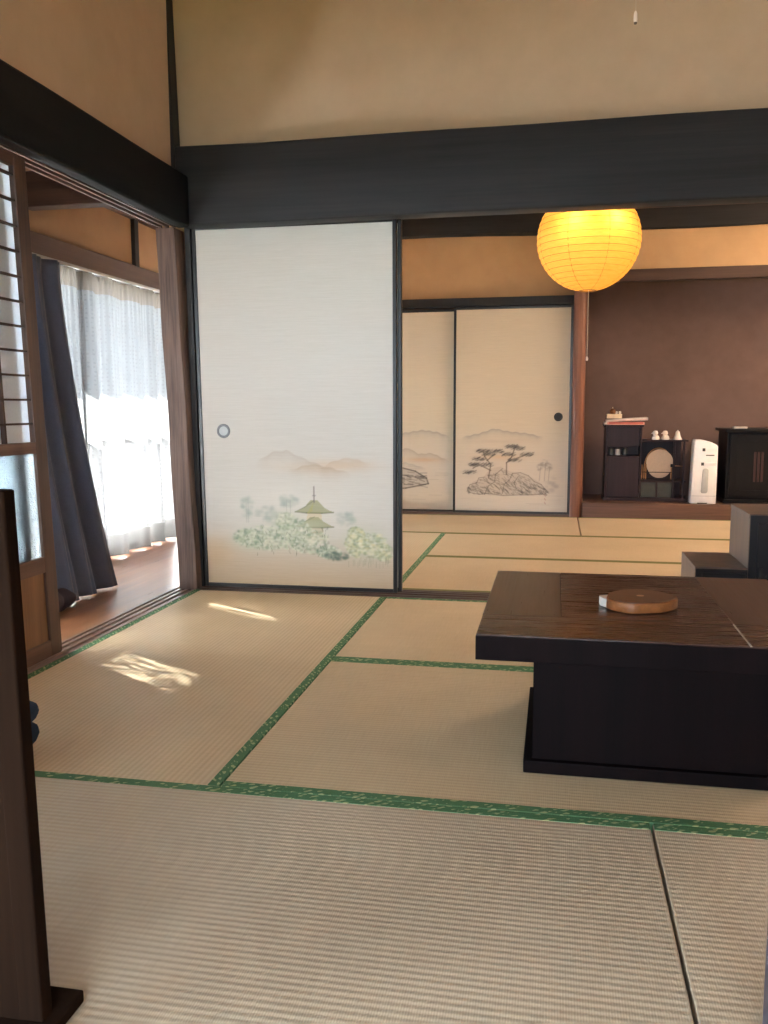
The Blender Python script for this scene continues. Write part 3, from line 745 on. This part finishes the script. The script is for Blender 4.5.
def drape_fn(u, v):
    yt0, yt1, yb0, yb1 = 3.46, 4.20, 3.22, 4.02
    e = max(0.0, (v - .04) / .96); e = e ** 1.28
    y0 = yt0 + (yb0 - yt0) * e; y1 = yt1 + (yb1 - yt1) * e
    x = -2.535 + .345 * e
    y = y0 + (y1 - y0) * u
    s = u * 2 * PI * 4.6 + .5 * math.sin(u * 11)
    a = .021 * (.75 + .5 * v) * (1 - .25 * math.sin(u * 5))
    x += a * math.sin(s + .6 * math.sin(3 * v)) * .9
    x += .010 * math.sin(s * 2 + 2 * v)
    y += .012 * math.cos(s) * v
    return (x, y, 1.648 - 1.642 * v)
LENGTH = 1
dr = sheet('curtain', M['drape'], 240, 50, drape_fn, 'dark charcoal curtain pulled aside, its hem spread on the veranda floor', 'curtain', .004)
th = MB()
for k, (hx, hy, rx, ry, rz) in enumerate(((-2.20, 3.46, .07, .15, .055), (-2.17, 3.34, .06, .12, .075))):
    bm = bmesh.new(); bmesh.ops.create_uvsphere(bm, u_segments=28, v_segments=14, radius=1)
    for v in bm.verts:
        c = v.co; w_ = 1 + .12 * math.sin(c.x * 6 + k) * math.sin(c.y * 5)
        v.co = Vector((hx + c.x * rx * w_, hy + c.y * ry * w_, max(.0, .6 * rz + c.z * rz * w_)))
    th.add(bm)
th.build('trailing_hem', M['drape2'], dr, smooth=True)

# ------------------------------------------------------------------ low table
T = thing('low_table', 'low square dark wooden table on a pedestal, at the right', 'table', (.235, 2.36, .0016))
tx, ty = .235, 2.36
def tb(x0, x1, y0, y1, z0, z1, bev=0.003): return B(x0 - tx, x1 - tx, y0 - ty, y1 - ty, z0, z1, bev)
zt, zb = .376, .315
xl, xr, yf, yk = -.172, .636, 1.962, 2.758
tb(xl, xr, yf, yk, zb, zt - .004, .0012).build('tabletop_core', M['table_body'], T)
tb(xl + .002, xr - .002, yf + .003, yf + .20, zt - .006, zt, .0012).build('front_board', M['table'], T)
tb(xl, xl + .195, yf + .2015, yk, zt - .006, zt, .0012).build('side_board', M['table_y'], T)
tb(xr - .2045, xr, yf + .2015, yk, zt - .006, zt, .0012).build('side_board', M['table_y'], T)
tb(xl + .1965, xr - .206, yf + .2015, yk, zt - .006, zt, .0012).build('centre_board', M['table'], T)
mi = MB().prism([(.427 - tx, 1.963 - ty), (.431 - tx, 1.963 - ty), (.431 - tx, 2.16 - ty), (.427 - tx, 2.16 - ty)], zt - .001, zt + .0006)
mi.build('inlay_strip', M['grey_plastic'], T)
tb(-.041, .508, 2.095, 2.625, .03, zb + .002, .002).build('pedestal', M['table_body'], T)
tb(-.062, .53, 2.078, 2.655, 0.0, .032, .003).build('plinth', M['table_body'], T)

# log slice
def slice_pts(s=.86, seed=2):
    r = random.Random(seed); pts = []
    for k in range(40):
        a = 2 * PI * k / 40
        rr = 1 + .05 * math.sin(2 * a + .4) + .05 * math.sin(3 * a + 1.2) + .02 * math.sin(7 * a)
        pts.append((0.100 * rr * math.cos(a) * s, .112 * rr * math.sin(a) * s))
    return pts
ls = thing('wood_slice', 'polished brown log slice with pale bark tip lying on the low table', 'wood slice', (.226, 2.315, zt + .0018), -.25)
bm = MB().prism(slice_pts(), .001, .027, None, .004); bm.build('slab', M['bark'], ls, smooth=True)
MB().prism(slice_pts(.80), .0265, .0285).build('polished_face', M['slice_top'], ls)
MB().lathe([(0, .0006), (.008, .0005), (.010, 0)], (.0, .004, .0285), 14).build('heartwood', M['fan_paper'], ls)
MB().prism([(-.078, .010), (-.103, -.014), (-.097, -.034), (-.058, -.072), (-.070, -.02)], .001, .024, None, .002).build('bark_tip', M['white_bark'], ls)

# ------------------------------------------------------------------ stepped chest
cx, cy = .56, 3.6
ch = thing('stepped_chest', 'black stepped chest with grey-brown edges behind the low table', 'chest', (cx, cy, .0016))
W1, W2, D1 = .198, .85, .378
def cb(x0, x1, y0, y1, z0, z1, bev=.002): return B(x0, x1, y0, y1, z0, z1, bev)
cb(.008, W1, .02, D1 - .006, .0, .238).build('low_carcass', M['chest_black'], ch)
cb(0, .018, .0, D1, 0, .24).build('low_side', M['chest_frame'], ch)
cb(0, W1, .0, D1, .24, .258).build('low_top', M['chest_frame'], ch)
cb(W1 + .008, W2 - .01, .02, D1 - .006, .0, .455).build('tall_carcass', M['chest_black'], ch)
cb(W1, W1 + .018, .0, D1, 0, .456).build('tall_side', M['chest_frame'], ch)
cb(W1 - .002, W2, -.002, D1, .456, .474).build('tall_top', M['chest_frame'], ch)
cb(0.0015, W1, -.006, .0, .0, .252).build('front_panel', M['chest_black'], ch); cb(W1 + .0015, W2, -.006, -.0025, .0, .470).build('front_panel', M['chest_black'], ch)
d = cb(.026, W1 - .006, -.010, -.004, .128, .236).build('drawer', M['chest_black'], ch)
for x in (.055, .15): MB().box(x, x + .022, -.016, -.008, .205, .215, .002).build('pull', M['iron'], d)
d = cb(.026, W1 - .006, -.010, -.004, .018, .120).build('drawer', M['chest_black'], ch)
for x in (.055, .15): MB().box(x, x + .022, -.016, -.008, .085, .097, .002).build('pull', M['iron'], d)
for i in range(2):
    d = cb(W1 + .03 + i * .31, W1 + .32 + i * .31, -.010, -.004, .02, .44).build('door_panel', M['chest_black'], ch)
    MB().box(W1 + .04 + i * .5, W1 + .055 + i * .5, -.018, -.008, .20, .26, .002).build('pull', M['iron'], d)

# ------------------------------------------------------------------ alcove furniture
z0 = .1135
Yc = 7.45
tcab = thing('tea_cabinet', 'dark rosewood display cabinet with tall left side, on the alcove floor', 'cabinet', (.735, 7.6, z0))
ox, oy = .735, 7.6
def ab(x0, x1, y0, y1, za, zb, bev=.002): return B(x0 - ox, x1 - ox, y0 - oy, y1 - oy, za - z0, zb - z0, bev)
ab(.40, 1.075, 7.45, 7.75, .1135, .142).build('base', M['rosewood'], tcab)
ab(.412, .428, 7.455, 7.745, .142, .728).build('side_panel', M['rosewood_z'], tcab)
ab(.690, .704, 7.455, 7.745, .142, .728).build('side_panel', M['rosewood_z'], tcab)
ab(.400, .714, 7.45, 7.75, .728, .745).build('top_board', M['rosewood'], tcab)
ab(.428, .690, 7.46, 7.745, .478, .490).build('shelf', M['rosewood'], tcab)
dd = ab(.430, .688, 7.462, 7.478, .146, .476).build('door', M['rosewood_z'], tcab)
ab(.428, .690, 7.60, 7.608, .492, .726).build('back_panel', M['rosewood_z'], tcab)
ab(.430, .688, 7.466, 7.478, .565, .726).build('flap_door', M['rosewood_z'], tcab)
ab(.704, 1.070, 7.45, 7.75, .608, .622).build('side_top', M['rosewood'], tcab)
ab(.704, 1.060, 7.46, 7.745, .272, .285).build('shelf', M['rosewood'], tcab)
for x in (.955, 1.030):
    for y in (7.455, 7.73): ab(x, x + .016, y, y + .016, .142, .608).build('post', M['rosewood_z'], tcab)
ab(.704, 1.050, 7.72, 7.728, .142, .608).build('back_panel', M['rosewood_z'], tcab)
ab(.708, .83, 7.47, 7.474, .144, .270).build('glass_door', M['glass_dark'], tcab)
ab(.826, .955, 7.478, 7.482, .144, .270).build('glass_door', M['glass_dark'], tcab)
ab(.825, .838, 7.465, 7.471, .144, .270).build('door_stile', M['rosewood_z'], tcab)
# jars in the open niche
for i, (x, c, l) in enumerate(((.462, 'glass_dark', 'dark glass tea jar at the left of the cabinet niche'), (.515, 'grey_plastic', 'small grey tin in the middle of the cabinet niche'), (.572, 'glass_dark', 'dark glass tea jar at the right of the cabinet niche'))):
    j = thing('tea_jar', l, 'jar', (x, 7.52, .4905), 0, 'jars in the cabinet niche')
    MB().lathe([(0, 0), (.02, 0), (.021, .004), (.021, .046), (.016, .052), (0, .052)], (0, 0, 0), 18).build('body', M[c], j, smooth=True)
    MB().lathe([(.0, .052), (.017, .052), (.017, .062), (.0, .064)], (0, 0, 0), 18).build('lid', M['iron'], j, smooth=True)
# magazines
m = thing('magazine', 'pink magazine with red spine, lower one on the tea cabinet', 'magazine', (.568, 7.56, .7455), .02, 'magazines on the tea cabinet')
B(-.15, .15, -.105, .105, .0, .022, .003).build('pages', M['mag_pink'], m); B(-.135, .140, -.1065, -.100, .009, .019, .001).build('spine_band', M['mag_red'], m)
B(-.172, -.135, -.104, -.02, .003, .024, .002).build('folded_leaf', M['mag_white'], m)
m = thing('magazine', 'white magazine, upper one on the tea cabinet, jutting out to the right', 'magazine', (.585, 7.565, .7682), -.03, 'magazines on the tea cabinet')
g = MB().box(-.17, .165, -.11, .11, .0, .018, .003)
g.warp(lambda x, y, z: (x, y, z + (.020 * max(0, (x + .12) / .28) if z > .008 else .014 * max(0, (x - .06) / .10)))).build('pages', M['mag_white'], m)
MB().box(-.15, .16, -.112, -.108, .006, .010).warp(lambda x, y, z: (x, y, z + .012 * max(0, (x + .12) / .28))).build('spine_line', M['mag_pink'], m)
bx = thing('card_box', 'small cream box on top of the magazines', 'box', (.482, 7.55, .7965), 0)
B(-.06, .06, -.04, .04, 0, .036, .002).build('body', M['cream'], bx); B(-.061, .061, -.041, .041, .028, .0375, .002).build('lid', M['cream'], bx)
c = thing('brown_ornament', 'tiny brown round ornament on the left of the cream box', 'ornament', (.468, 7.545, (.8315)))
MB().lathe([(0, 0), (.018, .002), (.026, .018), (.022, .036), (.012, .046), (0, .05)], (0, 0, 0), 18).build('body', M['bark'], c, smooth=True)
MB().cyl((0, 0, .048), (0, 0, .06), .006, .003, 8).build('knob', M['fan_paper'], c)
for i, x in enumerate((.500, .527)):
    c = thing('tiny_ornament', ['tiny pale ornament on the cream box beside the brown one', 'tiny pale ornament on the right end of the cream box'][i], 'ornament', (x, 7.545, (.8315)), 0, 'tiny ornaments on the cream box')
    MB().lathe([(0, 0), (.010, 0), (.009, .010), (.012, .017), (.008, .024), (0, .026)], (0, 0, 0), 14).build('body', M['porcelain'], c, smooth=True)
# white figurines
for i, (x, k) in enumerate(((.815, 0), (.893, 0), (.988, 1))):
    f = thing('figurine', ['white figurine on the tea cabinet, leftmost of three, nearest the magazines', 'white figurine on the tea cabinet, middle of three', 'white bell-shaped figurine on the tea cabinet, nearest the white appliance'][i], 'figurine', (x, 7.50, .6225), 0, 'white figurines on the tea cabinet')
    if k == 0:
        MB().lathe([(0, 0), (.030, 0), (.033, .010), (.029, .026), (.019, .037), (0, .039)], (0, 0, 0), 20).build('body', M['porcelain'], f, smooth=True)
        MB().lathe([(0, .034), (.014, .036), (.022, .046), (.0225, .060), (.015, .072), (0, .076)], (-.003, 0, 0), 20).build('head', M['porcelain'], f, smooth=True)
        MB().cyl((-.022, -.006, .055), (-.036, -.010, .050), .006, .002, 8).build('beak', M['porcelain'], f)
    else:
        MB().lathe([(0, 0), (.036, 0), (.037, .006), (.029, .020), (.021, .040), (.018, .058), (.013, .069), (0, .073)], (0, 0, 0), 22).build('body', M['porcelain'], f, smooth=True)
        MB().lathe([(0, .070), (.006, .071), (.007, .076), (0, .080)], (0, 0, 0), 12).build('finial', M['porcelain'], f, smooth=True)
# fan and its bamboo stand
fs = thing('fan_stand', 'bamboo stand with a hoop on the tea cabinet shelf', 'stand', (.838, 7.55, .2855))
for x, h in ((-.122, .128), (-.090, .135), (.112, .108)):
    MB().cyl((x, -.03, 0), (x, -.03, h), .0055, .0055, 10).build('post', M['bamboo'], fs)
MB().tube([(-.10 + .115 * (1 - math.cos(a)), .012, .10 + .165 * math.sin(a)) for a in np.linspace(0, 2.2, 22)], .0042, 8).build('hoop', M['bamboo'], fs, smooth=True)
MB().cyl((-.10, .012, 0), (-.10, .012, .10), .0045, .0045, 8).build('hoop_post', M['bamboo'], fs)
MB().cyl((-.122, -.042, .066), (.112, -.042, .066), .003, .003, 8).build('crossbar', M['iron'], fs)
B(-.128, .118, -.045, .03, 0, .006, .001).build('foot', M['rosewood'], fs)
fn_ = thing('round_fan', 'round tan paper fan held sideways in the bamboo stand', 'fan', (.872, 7.552, .2925))
dsk = MB()
pts = [(.108 * math.cos(a) * (1 + .03 * math.sin(3 * a)) - .012, .128 + .120 * math.sin(a)) for a in np.linspace(0, 2 * PI, 48, endpoint=False)]
dsk.prism(pts, -.002, .002, Matrix(((1, 0, 0, 0), (0, 0, 1, 0), (0, 1, 0, 0), (0, 0, 0, 1))))
dsk.build('fan_face', M['fan_paper'], fn_)
MB().lathe([(0, -.012), (.014, -.010), (.014, .010), (0, .012)], (.086, -.001, .112), 14, (1, 0, 0)).build('ferrule', M['iron'], fn_, smooth=True)
MB().cyl((.09, -.001, .112), (.178, -.001, .108), .0035, .003, 8).build('handle', M['bamboo'], fn_)

# white appliance
ap = thing('small_appliance', 'white plastic appliance with sloping top between tea cabinet and black cabinet', 'appliance', (1.178, 7.36, z0))
MX = Matrix(((1, 0, 0, 0), (0, 0, 1, 0), (0, 1, 0, 0), (0, 0, 0, 1)))
MB().prism([(-.098, 0), (.098, 0), (.100, .464), (.085, .478), (.04, .500), (-.02, .515), (-.078, .516), (-.082, .505)], -.05, .10, MX, .008).build('housing', M['white_plastic'], ap, smooth=True)
MB().prism([(-.016, .088), (-.022, .10), (-.012, .275), (.0, .287), (.022, .287), (.032, .275), (.030, .10), (.02, .088)], -.058, -.048, MX, .004).build('side_grip', M['grey_plastic'], ap, smooth=True)
for z, x0 in ((.436, -.020), (.322, -.026)):
    B(x0, x0 + .022, -.0515, -.0495, z - .012, z + .012, .0005).build('slot', M['dark_plastic'], ap); B(x0 + .024, .092, -.054, -.049, z - .012, z + .014, .002).build('slot_lip', M['white_plastic'], ap)
B(.008, .072, -.0515, -.0495, .388, .396).build('slot', M['dark_plastic'], ap)
B(-.09, .092, -.0508, -.0495, .063, .066).build('seam', M['grey_plastic'], ap)
B(-.045, .03, -.0515, -.0495, .002, .010).build('foot_gap', M['dark_plastic'], ap)
# black cabinet
bc = thing('black_cabinet', 'black wooden cabinet with carved door at the right end of the alcove', 'cabinet', (1.75, 7.6, z0))
ox, oy = 1.75, 7.6
ab(1.362, 2.13, 7.42, 7.80, .142, .690).build('body', M['ebony'], bc)
ab(1.345, 2.15, 7.40, 7.82, .1135, .142).build('base', M['ebony'], bc)
ab(1.338, 2.18, 7.37, 7.84, .690, .715, .006).build('cornice', M['ebony'], bc)
for x0_, x1_ in ((1.385, 1.735), (1.745, 2.09)):
    dd = ab(x0_, x1_, 7.408, 7.421, .165, .670).build('door', M['ebony'], bc)
    for a, b, c2, d2 in ((x0_, x0_ + .05, .165, .67), (x1_ - .05, x1_, .165, .67), (x0_ + .05, x1_ - .05, .165, .22), (x0_ + .05, x1_ - .05, .615, .67)):
        ab(a, b, 7.400, 7.409, c2, d2).build('door_rail', M['ebony'], dd)
    for k in range(3):
        xx = (x0_ + x1_) / 2 + .045 + (k - 1) * .028
        MB().box(xx - .009 - ox, xx + .009 - ox, 7.402 - oy, 7.410 - oy, .29 - z0, .53 - z0, .004).build('carved_slat', M['carved_red'], dd)
cd = thing('white_card', 'small white card box lying on the black cabinet', 'card', (1.462, 7.46, .7155))
B(-.05, .05, -.04, .04, 0, .016, .002).build('sleeve', M['mag_white'], cd); B(-.052, .030, -.0415, -.0395, .003, .007).build('printed_band', M['grey_plastic'], cd)

# ------------------------------------------------------------------ lantern
LX, LY, LZ, LR = .150, 4.75, 1.757, .262
ln = thing('paper_lantern', 'round glowing yellow paper lantern hanging in the rear room', 'lantern', (LX, LY, LZ))
NR = 22
def prof(t):   # t from 0 bottom to 1 top, slightly ribbed ball
    a = -PI / 2 + .16 + (PI - .32) * t
    return LR * math.cos(a), LR * math.sin(a)
pp = []
for i in range(NR):
    for q in (0.0, .33, .66):
        t = (i + q) / NR; r, z = prof(t)
        b = .0028 * math.sin(PI * q) ; pp.append((r + b, z))
pp.append(prof(1.0))
MB().lathe(pp, (0, 0, 0), 64).build('shade', M['lantern'], ln, smooth=True)
rb = MB()
for i in range(NR + 1):
    r, z = prof(i / NR)
    rb.tube([(r * math.cos(a) * 1.002, r * math.sin(a) * 1.002, z + .004 * (a / (2 * PI) - .5)) for a in np.linspace(0, 2 * PI, 65)], .0011, 5)
rb.build('ribs', M['wire'], ln)
mr = MB()
for k in range(8):
    a = 2 * PI * k / 8 + .36 - PI / 2
    mr.tube([((prof(t)[0] + .0015) * math.cos(a), (prof(t)[0] + .0015) * math.sin(a), prof(t)[1]) for t in np.linspace(0, 1, 30)], .0010, 5)
mr.build('strings', M['wire'], ln)
MB().tube([(.042 * math.cos(a), .042 * math.sin(a), prof(0)[1] - .001) for a in np.linspace(0, 2 * PI, 33)], .003, 6).build('bottom_ring', M['wire'], ln)
MB().cyl((0, 0, prof(1)[1] - .05), (0, 0, 2.62 - LZ), .004, .004, 8).build('hanging_cord', M['string'], ln)
MB().cyl((0, 0, .16), (0, 0, .25), .03, .02, 14).build('lamp_holder', M['white_plastic'], ln)
for x, y, z in ((-.06, -.165, .050), (.105, -.150, .055)):
    MB().lathe([(0, -.028), (.018, -.022), (.027, 0), (.018, .022), (0, .030)], (x, y, z), 16).build('bulb', M['bulb'], ln, smooth=True)
    l = bpy.data.lights.new('bulb_light', 'POINT'); l.energy = .40; l.color = (1.0, .58, .18); l.shadow_soft_size = .02
    lo = bpy.data.objects.new('bulb_light', l); COL.objects.link(lo); lo.location = (LX + x, LY + y - .035, LZ + z)
pcx = .006
pc_ = MB().cyl((pcx, 0, -.60), (pcx, 0, .10), .0017, .0013, 6).build('pull_cord', M['string'], ln)
MB().lathe([(0, -.622), (.006, -.618), (.0065, -.608), (.003, -.598), (0, -.596)], (pcx, 0, 0), 12).build('pull_knob', M['knob'], pc_, smooth=True)

# pull cord of the unseen ceiling lamp
kp = thing('lamp_pull_cord', 'pale pull knob on a thin cord hanging high at the top edge', 'pull cord', (.178, 2.4, 1.855))
MB().cyl((0, 0, .028), (0, 0, ZC - 1.855), .0007, .0007, 6).build('cord', M['string'], kp)
MB().lathe([(0, .006), (.0042, .005), (.005, .012), (.0045, .024), (.0025, .031), (0, .033)], (0, 0, 0), 14).build('knob', M['knob'], kp, smooth=True)
MB().lathe([(0, 0), (.0036, .001), (.0042, .006), (0, .0065)], (0, 0, 0), 12).build('knob_tip', M['knob_dark'], kp, smooth=True)

# ------------------------------------------------------------------ near left screen, blue bundle, right post
sc_ = thing('wooden_screen', 'dark brown freestanding wooden screen at the left edge, nearest the viewer', 'screen', (-1.084, 1.05, .0016))
B(-.36, .345, -.0165, .010, .02, .775, .001).build('panel', M['screen'], sc_)
B(.330, .368, -.017, .010, .02, .789, .003).warp(lambda x, y, z: (x + .010 - .016 * z / .789, y, z)).build('post', M['screen'], sc_); B(-.398, -.36, -.020, .020, .02, .789, .004).build('post', M['screen'], sc_)
B(-.36, .33, -.019, .019, .775, .789, .003).build('top_rail', M['screen'], sc_)
for x in (.287, -.41): B(x, x + .11, -.085, .062, 0, .02, .003).build('foot_board', M['screen'], sc_)

def superblob(rx, ry, rz, bumps, n=28):
    m = MB(); bm = bmesh.new(); bmesh.ops.create_uvsphere(bm, u_segments=n, v_segments=n // 2, radius=1)
    for v in bm.verts:
        c = v.co; k = lambda q, e: math.copysign(abs(q) ** e, q)
        w = 1 + bumps * math.sin(c.z * 5.2 + 1.0) * .6 + bumps * .4 * math.sin(c.x * 7 + c.y * 5)
        v.co = Vector((k(c.x, .7) * rx * w, k(c.y, .7) * ry * w, (k(c.z, .75) + 1) * rz))
    m.add(bm); return m
bb = thing('folded_cushion', 'dark blue cushion bundle on the mat, peeking out behind the dark screen', 'cushion', (-1.437, 1.90, .0016))
superblob(.12, .14, .042, .05).build('lower_fold', M['blue'], bb, smooth=True)
superblob(.125, .135, .038, .05).warp(lambda x, y, z: (x, y, z + .066)).build('upper_fold', M['blue'], bb, smooth=True)

rp = thing('post_stand', 'grey-violet upright post at the lower right edge, nearest the viewer', 'post', (.322, 1.16, 0))
B(-.026, .03, -.028, .028, .012, .62, .006).build('post', M['violet'], rp); B(-.02, .13, -.06, .06, 0, .014, .003).build('foot', M['violet'], rp); B(-.029, .033, -.031, .031, .62, .632, .004).build('cap', M['violet'], rp)

# ------------------------------------------------------------------ light
w = bpy.data.worlds.new('daylight'); SC.world = w; w.use_nodes = True
bg = w.node_tree.nodes['Background']; bg.inputs[0].default_value = (.86, .95, 1.10, 1); bg.inputs[1].default_value = 6.4
s = bpy.data.lights.new('sun', 'SUN'); s.energy = 36; s.angle = math.radians(.55); s.color = (1, .97, .92)
so = bpy.data.objects.new('sun', s); COL.objects.link(so)
so.rotation_euler = Vector((.749, -.424, -.509)).to_track_quat('-Z', 'Y').to_euler(); so.location = (-6, 6, 5)
def portal(loc, direction, sx, sy):
    l = bpy.data.lights.new('window_portal', 'AREA'); l.shape = 'RECTANGLE'; l.size = sx; l.size_y = sy; l.cycles.is_portal = True
    o = bpy.data.objects.new('window_portal', l); COL.objects.link(o); o.location = loc
    o.rotation_euler = Vector(direction).to_track_quat('-Z', 'Z').to_euler()
portal((-2.74, 2.8, .84), (1, 0, 0), 9.4, 1.7)
portal((-.45, YB - .12, .95), (0, 1, 0), 2.4, 1.6)

# ------------------------------------------------------------------ camera
F, P_, Y_, R_ = 867.75, *[math.radians(a) for a in (6.91024, 11.14485, -.211)]
f = Vector((-math.sin(Y_) * math.cos(P_), math.cos(Y_) * math.cos(P_), -math.sin(P_)))
r = Vector((math.cos(Y_), math.sin(Y_), 0)); u = r.cross(f)
r2 = math.cos(R_) * r + math.sin(R_) * u; u2 = -math.sin(R_) * r + math.cos(R_) * u
cam = bpy.data.cameras.new('camera'); co = bpy.data.objects.new('camera', cam); COL.objects.link(co)
cam.sensor_fit = 'VERTICAL'; cam.sensor_height = 24; cam.lens = F * 24 / 1024; cam.clip_start = .02
Mx = Matrix((r2, u2, -f)).transposed().to_4x4(); Mx.translation = (0, 0, .9)
co.matrix_world = Mx
SC.camera = co

cy_ = SC.cycles
cy_.max_bounces = 16; cy_.diffuse_bounces = 8; cy_.transmission_bounces = 12; cy_.transparent_max_bounces = 24; cy_.glossy_bounces = 4
cy_.caustics_reflective = False; cy_.sample_clamp_indirect = 8
cy_.use_denoising = True
SC.view_settings.view_transform = 'Standard'; SC.view_settings.look = 'None'; SC.view_settings.gamma = 1; SC.view_settings.use_curve_mapping = False
SC.view_settings.exposure = 1.7
